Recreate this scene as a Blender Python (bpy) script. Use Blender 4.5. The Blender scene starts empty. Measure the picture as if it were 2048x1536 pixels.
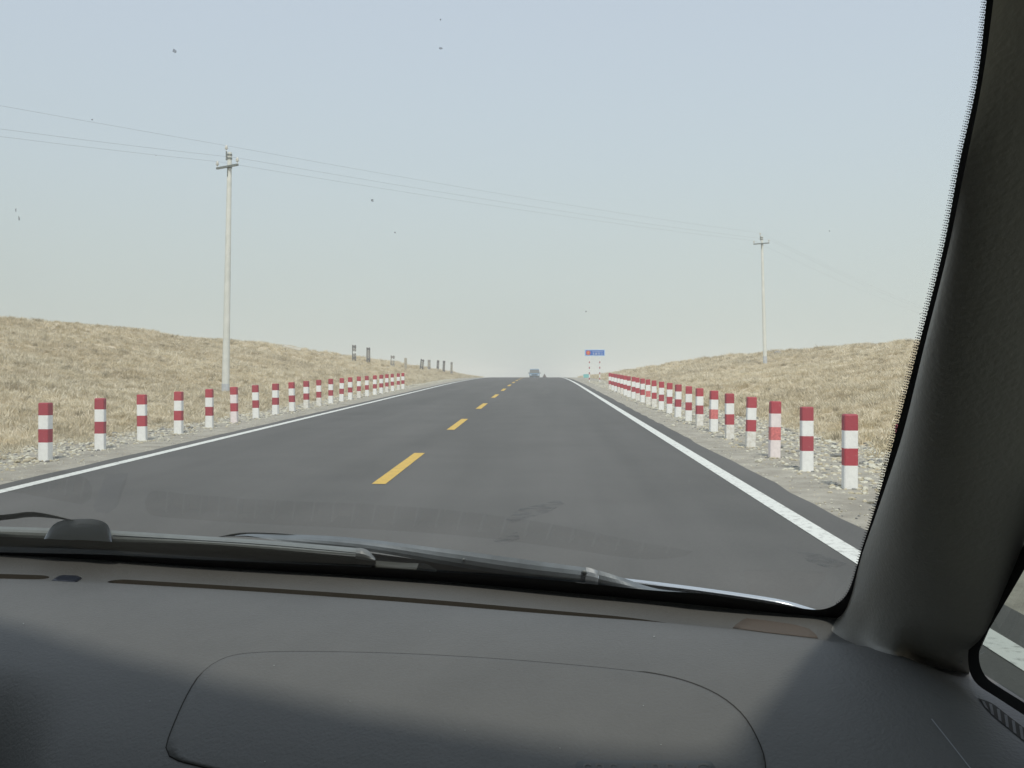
import bpy, bmesh, math, random
import numpy as np
from mathutils import Vector, Matrix
from mathutils.bvhtree import BVHTree

random.seed(7)
R = math.radians
SC = bpy.context.scene
COL = SC.collection

# ------------------------------------------------------------ camera
FPX = 2200.0
CAM = Vector((0, 0, 1.41))
YAW = math.atan(58 / FPX)
FWD = Vector((-math.sin(YAW), math.cos(YAW), 0))
RGT = Vector((math.cos(YAW), math.sin(YAW), 0))
cd = bpy.data.cameras.new("camera")
cd.sensor_width = 36
cd.lens = 36 * FPX / 2048
cd.clip_start = 0.02
cd.clip_end = 6000
cam = bpy.data.objects.new("camera", cd)
COL.objects.link(cam)
cam.location = CAM
cam.rotation_euler = (R(90), 0, YAW)
SC.camera = cam

# ------------------------------------------------------------ sky, sun, exposure
SUN_EL, SUN_TRAVEL = 49.0, 6.0        # light travels forward and a little to the left
W = bpy.data.worlds.new("World")
SC.world = W
W.use_nodes = True
wn, wl = W.node_tree.nodes, W.node_tree.links
wn.clear()
wout = wn.new("ShaderNodeOutputWorld")
bg = wn.new("ShaderNodeBackground")
sky = wn.new("ShaderNodeTexSky")
sky.sky_type = 'NISHITA'
sky.sun_disc = False
sky.sun_elevation = R(SUN_EL)
sky.sun_rotation = R(180 - SUN_TRAVEL)
sky.dust_density = 6
sky.air_density = 1.2
sk = wn.new("ShaderNodeVectorMath"); sk.operation = 'SCALE'; sk.inputs[3].default_value = 0.10
wl.new(sky.outputs[0], sk.inputs[0])
tc = wn.new("ShaderNodeTexCoord")
sp = wn.new("ShaderNodeSeparateXYZ")
wl.new(tc.outputs['Generated'], sp.inputs[0])
cr = wn.new("ShaderNodeValToRGB")
cr.color_ramp.interpolation = 'B_SPLINE'
cr.color_ramp.elements[0].position = 0.0
cr.color_ramp.elements[0].color = (0.60, 0.65, 0.615, 1)
cr.color_ramp.elements[1].position = 1.0
cr.color_ramp.elements[1].color = (0.50, 0.58, 0.68, 1)
for p, c in ((0.08, (0.60, 0.66, 0.645, 1)), (0.20, (0.57, 0.655, 0.72, 1)), (0.36, (0.545, 0.61, 0.725, 1))):
    e = cr.color_ramp.elements.new(p)
    e.color = c
wl.new(sp.outputs[2], cr.inputs[0])
mx = wn.new("ShaderNodeMix"); mx.data_type = 'RGBA'
mx.inputs[0].default_value = 0.88
wl.new(sk.outputs[0], mx.inputs[6])
wl.new(cr.outputs[0], mx.inputs[7])
wl.new(mx.outputs[2], bg.inputs[0])
bg.inputs[1].default_value = 1.18
wl.new(bg.outputs[0], wout.inputs[0])

sd = bpy.data.lights.new("sun", 'SUN')
sd.energy = 2.5
sd.angle = R(3.0)
sd.color = (1.0, 0.95, 0.86)
sun = bpy.data.objects.new("sun", sd)
COL.objects.link(sun)
_t = R(SUN_TRAVEL)
ldir = Vector((-math.sin(_t) * math.cos(R(SUN_EL)), math.cos(_t) * math.cos(R(SUN_EL)), -math.sin(R(SUN_EL))))
sun.rotation_euler = ldir.to_track_quat('-Z', 'Y').to_euler()
sun.location = (6, -30, 40)
SC.view_settings.view_transform = 'Standard'
SC.view_settings.look = 'None'
SC.view_settings.exposure = 0.0
SC.view_settings.gamma = 1.0
SC.view_settings.use_curve_mapping = False
SC.cycles.max_bounces = 8
SC.cycles.transparent_max_bounces = 12
SC.cycles.volume_bounces = 1
SC.cycles.use_denoising = True
SC.cycles.caustics_reflective = False
SC.cycles.caustics_refractive = False

# ------------------------------------------------------------ helpers
def mat(name, color, rough=0.8, metal=0.0, spec=0.5, var=0.0, vscale=5.0, color2=None,
        bump=0.0, bscale=60.0, bdetail=6, coat=0.0):
    m = bpy.data.materials.new(name)
    m.use_nodes = True
    n, l = m.node_tree.nodes, m.node_tree.links
    b = n["Principled BSDF"]
    b.inputs['Roughness'].default_value = rough
    b.inputs['Metallic'].default_value = metal
    b.inputs['Specular IOR Level'].default_value = spec
    b.inputs['Coat Weight'].default_value = coat
    b.inputs['Base Color'].default_value = (*color, 1)
    t = n.new("ShaderNodeTexCoord")
    if var > 0 or color2:
        no = n.new("ShaderNodeTexNoise")
        no.inputs['Scale'].default_value = vscale
        no.inputs['Detail'].default_value = 8
        no.inputs['Roughness'].default_value = 0.65
        l.new(t.outputs['Object'], no.inputs['Vector'])
        r = n.new("ShaderNodeValToRGB")
        r.color_ramp.elements[0].position = 0.35
        r.color_ramp.elements[1].position = 0.65
        if color2:
            c0, c1 = color, color2
        else:
            c0 = tuple(c * (1 - var) for c in color)
            c1 = tuple(min(1, c * (1 + var)) for c in color)
        r.color_ramp.elements[0].color = (*c0, 1)
        r.color_ramp.elements[1].color = (*c1, 1)
        l.new(no.outputs['Fac'], r.inputs[0])
        l.new(r.outputs[0], b.inputs['Base Color'])
    if bump > 0:
        nb = n.new("ShaderNodeTexNoise")
        nb.inputs['Scale'].default_value = bscale
        nb.inputs['Detail'].default_value = bdetail
        l.new(t.outputs['Object'], nb.inputs['Vector'])
        bp = n.new("ShaderNodeBump")
        bp.inputs['Strength'].default_value = 1.0
        bp.inputs['Distance'].default_value = bump
        l.new(nb.outputs['Fac'], bp.inputs['Height'])
        l.new(bp.outputs[0], b.inputs['Normal'])
    return m

def link(name, verts, faces, material=None, parent=None, smooth=False, loc=None, mats=None, fm=None):
    me = bpy.data.meshes.new(name)
    me.from_pydata([tuple(v) for v in verts], [], faces)
    if mats:
        for m in mats:
            me.materials.append(m)
        if fm:
            me.polygons.foreach_set("material_index", fm)
    elif material:
        me.materials.append(material)
    if smooth:
        me.polygons.foreach_set("use_smooth", [True] * len(me.polygons))
    me.update()
    o = bpy.data.objects.new(name, me)
    COL.objects.link(o)
    if parent:
        o.parent = parent
    if loc is not None:
        o.location = loc
    return o

def from_bm(name, bm, material=None, parent=None, smooth=False, loc=None):
    bmesh.ops.recalc_face_normals(bm, faces=bm.faces)
    me = bpy.data.meshes.new(name)
    bm.to_mesh(me)
    bm.free()
    if material:
        me.materials.append(material)
    if smooth:
        me.polygons.foreach_set("use_smooth", [True] * len(me.polygons))
    o = bpy.data.objects.new(name, me)
    COL.objects.link(o)
    if parent:
        o.parent = parent
    if loc is not None:
        o.location = loc
    return o

def tag(o, label=None, cat=None, group=None, kind=None):
    if label: o["label"] = label
    if cat: o["category"] = cat
    if group: o["group"] = group
    if kind: o["kind"] = kind
    return o

def empty(name, loc, rz=0.0):
    o = bpy.data.objects.new(name, None)
    o.empty_display_size = 0.2
    COL.objects.link(o)
    o.location = loc
    o.rotation_euler = (0, 0, rz)
    return o

def b_box(bm, x0, x1, y0, y1, z0, z1, bev=0.0, M=None):
    r = bmesh.ops.create_cube(bm, size=1.0)
    vs = r['verts']
    for v in vs:
        v.co = Vector(((x0 + x1) / 2 + v.co.x * (x1 - x0), (y0 + y1) / 2 + v.co.y * (y1 - y0), (z0 + z1) / 2 + v.co.z * (z1 - z0)))
        if M: v.co = M @ v.co
    if bev > 0:
        es = list({e for v in vs for e in v.link_edges})
        bmesh.ops.bevel(bm, geom=es, offset=bev, segments=2, affect='EDGES', profile=0.6)

def b_cyl(bm, p0, p1, r0, r1, seg=12, caps=True):
    p0, p1 = Vector(p0), Vector(p1)
    ax = (p1 - p0).normalized()
    t = Vector((1, 0, 0)) if abs(ax.x) < 0.9 else Vector((0, 1, 0))
    u = ax.cross(t).normalized(); v = ax.cross(u)
    a = [bm.verts.new(p0 + (u * math.cos(2 * math.pi * i / seg) + v * math.sin(2 * math.pi * i / seg)) * r0) for i in range(seg)]
    b = [bm.verts.new(p1 + (u * math.cos(2 * math.pi * i / seg) + v * math.sin(2 * math.pi * i / seg)) * r1) for i in range(seg)]
    for i in range(seg):
        bm.faces.new((a[i], a[(i + 1) % seg], b[(i + 1) % seg], b[i]))
    if caps:
        bm.faces.new(a[::-1]); bm.faces.new(b)

def box_obj(name, ext, m, parent=None, bev=0.0, smooth=False):
    bm = bmesh.new()
    b_box(bm, *ext, bev=bev)
    return from_bm(name, bm, m, parent, smooth)

def ray(px, py):
    return (FWD + RGT * ((px - 1024) / FPX) + Vector((0, 0, (768 - py) / FPX)))

def at(px, py, depth):
    return CAM + ray(px, py) * depth

def cf(a, d, z):                      # point given by metres right of / ahead of the eye and height
    p = CAM + RGT * a + FWD * d
    return Vector((p.x, p.y, z))

def smooth01(t):
    t = min(1, max(0, t)); return t * t * (3 - 2 * t)

# ------------------------------------------------------------ terrain shape
G = 45 / FPX
Y0, K = 60.0, 9.86e-5
YE = 265.0
def base(y):
    z = G * y
    if y > Y0:
        yy = min(y, YE)
        z = G * yy - K * (yy - Y0) ** 2
        if y > YE:
            s = G - 2 * K * (YE - Y0)
            z += s * (min(y, 900) - YE)
    return z

LRX = [(-60, -32), (30, -29), (55, -27), (62, -24.9), (75, -23.2), (88, -21.7), (100, -17.4), (112, -14.4), (125, -11.2), (140, -9.2), (200, -9.2), (1000, -12)]
LRH = [(-60, .3), (5, .5), (30, 3.0), (55, 3.5), (62, 3.35), (75, 2.9), (88, 2.85), (100, 2.0), (112, 1.45), (125, 0.72), (138, 0.15), (200, -0.3), (1000, -1)]
RRX = [(-60, 27), (50, 26), (62, 25), (70, 24), (75, 22.8), (80, 21), (85, 18.5), (95, 15.5), (105, 12.3), (115, 9.6), (130, 7.6), (200, 7), (1000, 9)]
RRH = [(-60, 3.2), (50, 3.0), (62, 2.8), (70, 2.63), (75, 2.55), (80, 2.4), (85, 2.13), (95, 1.83), (105, 1.37), (115, 0.75), (130, 0.25), (145, 0.0), (200, -0.3), (1000, -1)]
def interp(tab, y):
    return float(np.interp(y, [t[0] for t in tab], [t[1] for t in tab]))
def lump(x, y):
    return (math.sin(x * 0.9 + 1.3 * math.sin(y * 0.31)) * math.sin(y * 0.55 + math.sin(x * 0.4)) * 0.09
            + math.sin(x * 2.3 + y * 1.7) * math.sin(y * 2.1 - x * 1.1) * 0.045)
LE, RE = -8.3, 4.9
def hill(x, y):
    if x < LE:
        s, rx, h = LE - x, LE - interp(LRX, y), interp(LRH, y); drop, mn, ex = 0.05, -3.0, 1.35
    elif x > RE:
        s, rx, h = x - RE, interp(RRX, y) - RE, interp(RRH, y); drop, mn, ex = 0.11, -4.0, 1.5
    else:
        return -0.06
    t = s / max(rx, 1.0)
    if t < 1:
        v = h * (t ** ex)
    else:
        over = s - rx
        v = h - max(0, over - 3) * drop * smooth01(over / 12)
        v = max(v, mn + 0.0)
    return v - 0.06 + 0.06 * smooth01(s / 0.8) + lump(x, y) * smooth01(s / 3)
def ground(x, y):
    return base(y) + hill(x, y)
def march(px, py, d0=8, d1=300):
    """where a sight line meets the terrain"""
    r = ray(px, py); d = d0; prev = d0
    while d < d1:
        p = CAM + r * d
        if p.z < ground(p.x, p.y):
            lo, hi = prev, d
            for _ in range(20):
                m = (lo + hi) / 2; q = CAM + r * m
                if q.z < ground(q.x, q.y): hi = m
                else: lo = m
            return CAM + r * hi
        prev = d; d += 0.25
    return None

# ------------------------------------------------------------ materials
def asphalt_mat():
    m = bpy.data.materials.new("asphalt"); m.use_nodes = True
    n, l = m.node_tree.nodes, m.node_tree.links
    b = n["Principled BSDF"]; b.inputs['Roughness'].default_value = 0.85
    b.inputs['Specular IOR Level'].default_value = 0.3
    t = n.new("ShaderNodeTexCoord")
    mp = n.new("ShaderNodeMapping"); mp.inputs['Scale'].default_value = (1.2, 0.06, 1)   # long streaks of wheel wear
    l.new(t.outputs['Object'], mp.inputs[0])
    a = n.new("ShaderNodeTexNoise"); a.inputs['Scale'].default_value = 1.0; a.inputs['Detail'].default_value = 5
    l.new(mp.outputs[0], a.inputs['Vector'])
    f = n.new("ShaderNodeTexNoise"); f.inputs['Scale'].default_value = 45; f.inputs['Detail'].default_value = 8; f.inputs['Roughness'].default_value = 0.8
    l.new(t.outputs['Object'], f.inputs['Vector'])
    g = n.new("ShaderNodeTexNoise"); g.inputs['Scale'].default_value = 0.8; g.inputs['Detail'].default_value = 6
    l.new(t.outputs['Object'], g.inputs['Vector'])
    r = n.new("ShaderNodeValToRGB")
    r.color_ramp.elements[0].position = 0.45; r.color_ramp.elements[0].color = (0.088, 0.088, 0.083, 1)
    r.color_ramp.elements[1].position = 0.80; r.color_ramp.elements[1].color = (0.150, 0.146, 0.139, 1)
    ad = n.new("ShaderNodeMath"); ad.operation = 'MULTIPLY_ADD'; ad.inputs[1].default_value = 0.4
    l.new(a.outputs['Fac'], ad.inputs[0])
    ad2 = n.new("ShaderNodeMath"); ad2.operation = 'MULTIPLY_ADD'; ad2.inputs[1].default_value = 0.6
    l.new(f.outputs['Fac'], ad2.inputs[0]); l.new(ad.outputs[0], ad2.inputs[2])
    g2 = n.new("ShaderNodeMath"); g2.operation = 'MULTIPLY'; g2.inputs[1].default_value = 0.25
    l.new(g.outputs['Fac'], g2.inputs[0]); l.new(g2.outputs[0], ad.inputs[2])
    l.new(ad2.outputs[0], r.inputs[0]); l.new(r.outputs[0], b.inputs['Base Color'])
    bp = n.new("ShaderNodeBump"); bp.inputs['Distance'].default_value = 0.004
    l.new(f.outputs['Fac'], bp.inputs['Height']); l.new(bp.outputs[0], b.inputs['Normal'])
    return m
M_ASPH = asphalt_mat()
def worn_paint(name, c, c2, thr=(0.34, 0.47)):
    m = mat(name, c2, rough=0.7, color2=c, vscale=14)
    r = [x for x in m.node_tree.nodes if x.type == 'VALTORGB'][0]
    r.color_ramp.elements[0].position = thr[0]; r.color_ramp.elements[1].position = thr[1]
    return m
M_WLINE = worn_paint("white_road_paint", (0.78, 0.79, 0.74), (0.45, 0.45, 0.42))
M_YLINE = worn_paint("yellow_road_paint", (0.72, 0.47, 0.09), (0.42, 0.30, 0.10), (0.25, 0.5))
M_GRAVEL = mat("gravel_shoulder", (0.31, 0.285, 0.235), 0.95, color2=(0.46, 0.43, 0.36), vscale=2.2, bump=0.02, bscale=30)
M_DIRT = mat("dry_soil", (0.50, 0.42, 0.29), 0.95, color2=(0.66, 0.57, 0.42), vscale=0.9, bump=0.05, bscale=6)

# ------------------------------------------------------------ ground
def coords(segs):
    out = []
    for a, b, s in segs:
        k = max(1, int(round((b - a) / s)))
        out += [a + (b - a) * i / k for i in range(k)]
    out.append(segs[-1][1]); return out
xs = coords([(-390, -60, 22), (-60, -30, 2.5), (-30, 30, 0.55), (30, 60, 2.5), (60, 390, 22)])
ys = coords([(-50, 4, 6), (4, 150, 0.8), (150, 300, 5), (300, 990, 30)])
tv = [(x, y, ground(x, y)) for y in ys for x in xs]
nx = len(xs)
tf = [(j * nx + i, j * nx + i + 1, (j + 1) * nx + i + 1, (j + 1) * nx + i) for j in range(len(ys) - 1) for i in range(nx - 1)]
tag(link("ground", tv, tf, M_DIRT, smooth=True), kind='structure')

def strip(name, xa, xb, y0, y1, dz, m, parent=None, step=1.5, jit=0.0, jitb=0.0, nxs=1, bumpy=0.0):
    k = max(1, int((y1 - y0) / step))
    v, f = [], []
    rnd = random.Random(hash(name) % 1000 if False else len(name) * 13)
    for j in range(k + 1):
        y = y0 + (y1 - y0) * j / k
        ja = rnd.uniform(-jit, jit); jb = rnd.uniform(-jitb, jitb)
        for i in range(nxs + 1):
            x = (xa + ja) + (xb + jb - xa - ja) * i / nxs
            v.append((x, y, base(y) + dz + (rnd.uniform(-bumpy, bumpy) if 0 < i < nxs else 0)))
    w = nxs + 1
    for j in range(k):
        for i in range(nxs):
            f.append((j * w + i, j * w + i + 1, (j + 1) * w + i + 1, (j + 1) * w + i))
    return link(name, v, f, m, parent)

road = strip("road", -6.12, 2.66, -45, 880, 0.02, M_ASPH, step=0.9, jit=0.02, jitb=0.03)
tag(road, kind='structure')
EL1 = strip("edge_line", 2.16, 2.33, -45, 500, 0.0245, M_WLINE, road)
EL2 = strip("edge_line", -5.86, -5.70, -45, 500, 0.0245, M_WLINE, road)
for i in range(-3, 26):
    y = 12.42 + 9.9 * i
    strip("lane_dash", -1.92, -1.76, y, y + 4.22, 0.0245, M_YLINE, road, step=1.0)
vr = strip("gravel_verge", 2.5, 5.4, -45, 500, 0.0, M_GRAVEL, step=0.4, jitb=0.15, nxs=6, bumpy=0.008)
vl = strip("gravel_verge", -8.9, -6.1, -45, 500, 0.0, M_GRAVEL, step=0.4, jit=0.15, nxs=6, bumpy=0.008)
tag(vr, kind='structure'); tag(vl, kind='structure')

# dark, partly transparent patches laid on the road
M_PATCHY = bpy.data.materials.new("patchy_dark"); M_PATCHY.use_nodes = True
_n, _l = M_PATCHY.node_tree.nodes, M_PATCHY.node_tree.links
_b = _n["Principled BSDF"]; _b.inputs['Base Color'].default_value = (0.055, 0.06, 0.065, 1); _b.inputs['Roughness'].default_value = 0.6
_t = _n.new("ShaderNodeTexCoord"); _no = _n.new("ShaderNodeTexNoise"); _no.inputs['Scale'].default_value = 9; _no.inputs['Detail'].default_value = 7
_l.new(_t.outputs['Object'], _no.inputs['Vector'])
_mr = _n.new("ShaderNodeMapRange"); _mr.inputs[1].default_value = 0.42; _mr.inputs[2].default_value = 0.66; _mr.inputs[4].default_value = 0.27
_l.new(_no.outputs['Fac'], _mr.inputs[0]); _l.new(_mr.outputs[0], _b.inputs['Alpha'])
def road_pt(px, py):
    d = CAM.z * FPX / (py - 723.0)
    return ((px - 1082) / FPX * d, d)
for pts in ([(1010, 1045), (1040, 1022), (1085, 1012), (1120, 1003), (1128, 1012), (1100, 1028), (1060, 1040), (1025, 1052)],
            [(985, 1088), (1010, 1075), (1035, 1070), (1040, 1084), (1005, 1096)],
            [(1590, 1108), (1640, 1112), (1690, 1132), (1660, 1144), (1610, 1126)],
            ):
    poly = [road_pt(*p) for p in pts]
    v = [(x, y, base(y) + 0.0242) for x, y in poly]
    link("dark_patch", v, [tuple(range(len(v)))], M_PATCHY, road)

# ------------------------------------------------------------ stones
M_STONE = [mat("pale_stone", (0.62, 0.60, 0.50), 0.9, var=0.15, vscale=20),
           mat("tan_stone", (0.50, 0.45, 0.33), 0.9, var=0.2, vscale=20),
           mat("grey_stone", (0.22, 0.22, 0.21), 0.9, var=0.2, vscale=20)]
def stone_mesh(seed, m):
    rnd = random.Random(seed)
    bm = bmesh.new()
    bmesh.ops.create_icosphere(bm, subdivisions=1, radius=1)
    for v in bm.verts:
        v.co *= rnd.uniform(0.7, 1.1)
        v.co.z *= 0.62
    me = bpy.data.meshes.new("stone"); bm.to_mesh(me); bm.free(); me.materials.append(m)
    return me
SM = [stone_mesh(i, M_STONE[(0, 0, 1, 0, 1, 2)[i % 6]]) for i in range(12)]
def put_stone(x, y, s, mesh, parent):
    o = bpy.data.objects.new("stone", mesh); COL.objects.link(o); o.parent = parent
    o.location = (x, y, max(ground(x, y), base(y)) + s * 0.22)
    o.rotation_euler = (random.uniform(-.3, .3), random.uniform(-.3, .3), random.uniform(0, 6.28))
    o.scale = (s * random.uniform(.8, 1.3), s * random.uniform(.7, 1.1), s * random.uniform(.6, 1.0))
for px, py, s, k in ((1515, 924, 0.075, 0), (1668, 912, 0.10, 5), (1345, 852, 0.06, 0), (1730, 960, 0.06, 3), (1740, 935, 0.07, 0), (1745, 895, 0.09, 3), (1592, 852, 0.09, 0), (1572, 862, 0.08, 5), (1655, 985, 0.04, 2)):
    x, y = road_pt(px, py); put_stone(x, y, s, SM[k], vr)
for i in range(140):
    y = 9 + 24 * random.random() ** 1.3
    x = 3.45 + 1.9 * (1 - random.random() ** 1.4)
    put_stone(x, y, random.uniform(0.03, 0.075), random.choice(SM), vr)
for i in range(110):
    y = 12 + 24 * random.random() ** 1.3
    x = -7.2 - 1.4 * random.random()
    put_stone(x, y, random.uniform(0.035, 0.075), random.choice(SM), vl)

# scatter helper: one object of points, geometry nodes put a random piece of a collection on each
def scatter(name, pts, sizes, protos, kind_label):
    sub = bpy.data.collections.new(name + "_pieces")
    for i, me in enumerate(protos):
        o = bpy.data.objects.new(name + "_piece", me); sub.objects.link(o)
    me = bpy.data.meshes.new(name)
    me.from_pydata(pts, [], [])
    at_ = me.attributes.new("size", 'FLOAT', 'POINT'); at_.data.foreach_set("value", sizes)
    o = bpy.data.objects.new(name, me); COL.objects.link(o)
    ng = bpy.data.node_groups.new(name + "_scatter", 'GeometryNodeTree')
    ng.interface.new_socket("Geometry", in_out='INPUT', socket_type='NodeSocketGeometry')
    ng.interface.new_socket("Geometry", in_out='OUTPUT', socket_type='NodeSocketGeometry')
    n, l = ng.nodes, ng.links
    gi, go = n.new("NodeGroupInput"), n.new("NodeGroupOutput")
    iop = n.new("GeometryNodeInstanceOnPoints")
    ci = n.new("GeometryNodeCollectionInfo"); ci.inputs[0].default_value = sub
    ci.inputs['Separate Children'].default_value = True; ci.inputs['Reset Children'].default_value = True
    rr = n.new("FunctionNodeRandomValue"); rr.data_type = 'FLOAT_VECTOR'
    rr.inputs[0].default_value = (-0.15, -0.15, 0); rr.inputs[1].default_value = (0.15, 0.15, 6.283)
    na = n.new("GeometryNodeInputNamedAttribute"); na.data_type = 'FLOAT'; na.inputs['Name'].default_value = "size"
    l.new(gi.outputs[0], iop.inputs['Points']); l.new(ci.outputs[0], iop.inputs['Instance'])
    iop.inputs['Pick Instance'].default_value = True
    l.new(rr.outputs[0], iop.inputs['Rotation']); l.new(na.outputs[0], iop.inputs['Scale'])
    l.new(iop.outputs[0], go.inputs[0])
    md = o.modifiers.new("scatter", 'NODES'); md.node_group = ng
    tag(o, kind='stuff')
    if kind_label: o["label"] = kind_label
    return o

pts, sz = [], []
for i in range(9500):
    y = 8 + 75 * random.random() ** 1.6
    x = 3.3 + 2.3 * (1 - random.random() ** 1.5) + random.gauss(0, .12)
    pts.append((x, y, max(ground(x, y), base(y)) + 0.003)); sz.append(random.uniform(0.012, 0.05) ** 1.0)
for i in range(8500):
    y = 11 + 80 * random.random() ** 1.6
    x = -6.85 - 2.0 * random.random() ** 0.8 + random.gauss(0, .1)
    pts.append((x, y, max(ground(x, y), base(y)) + 0.003)); sz.append(random.uniform(0.012, 0.042))
for i in range(3200):
    y = 7 + 50 * random.random() ** 1.6
    x = random.choice((random.uniform(2.68, 3.6), random.uniform(-7.0, -6.25)))
    pts.append((x, y, base(y) + 0.002)); sz.append(random.uniform(0.006, 0.016))
for n in range(46):
    px_, py_ = (3.39 + .0045 * min(1.96 * n, 20), 10.3 + 1.96 * n) if n < 24 else (-7.07, 15.5 + 1.94 * (n - 24))
    for k in range(22):
        a_ = random.uniform(0, 6.283); r_ = random.uniform(.09, .20)
        pts.append((px_ + r_ * math.cos(a_), py_ + r_ * math.sin(a_), base(py_) + .004)); sz.append(random.uniform(.012, .034))
scatter("gravel", pts, sz, SM, None)["label"] = "loose pale gravel and cobbles strewn along both road verges"
bpy.data.objects["gravel"]["category"] = "gravel"

# dry grass
M_GRASS = bpy.data.materials.new("dry_straw"); M_GRASS.use_nodes = True
_n, _l = M_GRASS.node_tree.nodes, M_GRASS.node_tree.links
_b = _n["Principled BSDF"]; _b.inputs['Roughness'].default_value = 0.9; _b.inputs['Specular IOR Level'].default_value = 0.15
_oi = _n.new("ShaderNodeObjectInfo"); _r = _n.new("ShaderNodeValToRGB")
_r.color_ramp.elements[0].color = (0.55, 0.47, 0.335, 1); _r.color_ramp.elements[1].color = (0.84, 0.77, 0.63, 1)
_e = _r.color_ramp.elements.new(0.5); _e.color = (0.73, 0.655, 0.50, 1)
_e = _r.color_ramp.elements.new(0.06); _e.color = (0.42, 0.37, 0.27, 1)
_e = _r.color_ramp.elements.new(0.12); _e.color = (0.60, 0.52, 0.36, 1)
_pn = _n.new("ShaderNodeTexNoise"); _pn.inputs['Scale'].default_value = 0.22; _pn.inputs['Detail'].default_value = 5; _pn.inputs['Roughness'].default_value = 0.7
_l.new(_oi.outputs['Location'], _pn.inputs['Vector'])
_pr = _n.new("ShaderNodeValToRGB"); _pr.color_ramp.elements[0].position = 0.36; _pr.color_ramp.elements[0].color = (0.92, 0.90, 0.86, 1)
_pr.color_ramp.elements[1].position = 0.66; _pr.color_ramp.elements[1].color = (1.10, 1.12, 1.14, 1)
_l.new(_pn.outputs['Fac'], _pr.inputs[0])
_mu = _n.new("ShaderNodeMix"); _mu.data_type = 'RGBA'; _mu.blend_type = 'MULTIPLY'; _mu.inputs[0].default_value = 1.0
_l.new(_r.outputs[0], _mu.inputs[6]); _l.new(_pr.outputs[0], _mu.inputs[7])
_l.new(_oi.outputs['Random'], _r.inputs[0]); _l.new(_mu.outputs[2], _b.inputs['Base Color'])
_tr = _n.new("ShaderNodeBsdfTranslucent"); _l.new(_mu.outputs[2], _tr.inputs[0])
_ms = _n.new("ShaderNodeMixShader"); _ms.inputs[0].default_value = 0.3
_l.new(_b.outputs[0], _ms.inputs[1]); _l.new(_tr.outputs[0], _ms.inputs[2])
_l.new(_ms.outputs[0], _n["Material Output"].inputs[0])
def tuft_mesh(seed):
    rnd = random.Random(seed); v, f = [], []
    for k in range(52):
        a = rnd.uniform(0, 6.283); rr = rnd.uniform(0, 0.55) ** 1.0
        bx, by = rr * math.cos(a), rr * math.sin(a)
        a2 = a + rnd.gauss(0, 0.8); lean = rnd.uniform(0.15, 1.25); h = rnd.uniform(0.25, 0.85) * (1 - 0.4 * rr)
        tx, ty = bx + lean * math.cos(a2) * h, by + lean * math.sin(a2) * h
        w = rnd.uniform(0.02, 0.045); wa = a2 + 1.57 + rnd.gauss(0, .6)
        dx, dy = w * math.cos(wa), w * math.sin(wa)
        mxp, myp = bx + 0.35 * (tx - bx), by + 0.35 * (ty - by)
        i = len(v)
        v += [(bx - dx, by - dy, -0.1), (bx + dx, by + dy, -0.1), (mxp + dx, myp + dy, h * 0.6), (mxp - dx, myp - dy, h * 0.6), (tx, ty, h)]
        f += [(i, i + 1, i + 2, i + 3), (i + 3, i + 2, i + 4)]
    me = bpy.data.meshes.new("tuft"); me.from_pydata(v, [], f); me.materials.append(M_GRASS); return me
TM = [tuft_mesh(s) for s in range(10)]
pts, sz = [], []
def patchy(x, y):
    return 0.5 + 0.5 * math.sin(x * 0.7 + 2 * math.sin(y * 0.23)) * math.sin(y * 0.37 + 1.5 * math.sin(x * 0.29))
def scat(n, x0, x1, y0, y1, s0, s1, thin=0.35):
    for i in range(n):
        x = random.uniform(x0, x1); y = random.uniform(y0, y1)
        if (LE + 0.25 + random.gauss(0, .2) > x) or (x > RE + 0.35 + random.gauss(0, .25)):
            if random.random() < 1 - thin * patchy(x, y):
                pts.append((x, y, ground(x, y) - 0.02)); sz.append(random.uniform(s0, s1) * (0.8 + 0.4 * patchy(y, x)))
scat(10000, -20, LE + .5, 14, 40, 0.14, 0.30)
scat(22000, -34, LE + .5, 30, 75, 0.17, 0.36)
scat(12000, -34, LE + .5, 70, 150, 0.22, 0.44)
scat(3000, -12, LE + .5, 80, 150, 0.2, 0.38)
scat(7000, RE, 15, 11, 40, 0.14, 0.30)
scat(22000, RE, 30, 28, 90, 0.17, 0.36)
scat(5000, RE, 22, 80, 150, 0.26, 0.5)
scat(2500, RE, 9, 70, 150, 0.2, 0.36)
g = scatter("dry_grass", pts, sz, TM, "tufts of dry straw coloured grass covering both low hillsides")
g["category"] = "dry grass"

# ------------------------------------------------------------ guard posts
def chipped(name, c, c2, lo=.60, hi=.72, sc=22):
    m = mat(name, c, .6, color2=c2, vscale=sc, bump=0.002, bscale=90)
    rr = [x for x in m.node_tree.nodes if x.type == 'VALTORGB'][0]
    rr.color_ramp.elements[0].position = lo; rr.color_ramp.elements[1].position = hi
    return m
M_RED = [chipped("red_paint", (0.36, 0.052, 0.072), (0.46, 0.15, 0.16)),
         chipped("bright_red_paint", (0.41, 0.055, 0.075), (0.52, 0.22, 0.22), .58, .75, 15),
         mat("faded_red_paint", (0.60, 0.17, 0.17), 0.6, var=0.25, vscale=30, bump=0.002, bscale=90)]
M_WP = [mat("white_post_paint", (0.80, 0.81, 0.80), 0.55, var=0.06, vscale=18, bump=0.002, bscale=90),
        mat("pinkish_white_paint", (0.78, 0.71, 0.71), 0.55, var=0.08, vscale=18, bump=0.002, bscale=90)]
M_MUD = mat("dusty_white_paint", (0.60, 0.57, 0.50), 0.8, color2=(0.80, 0.80, 0.78), vscale=14)
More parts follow.
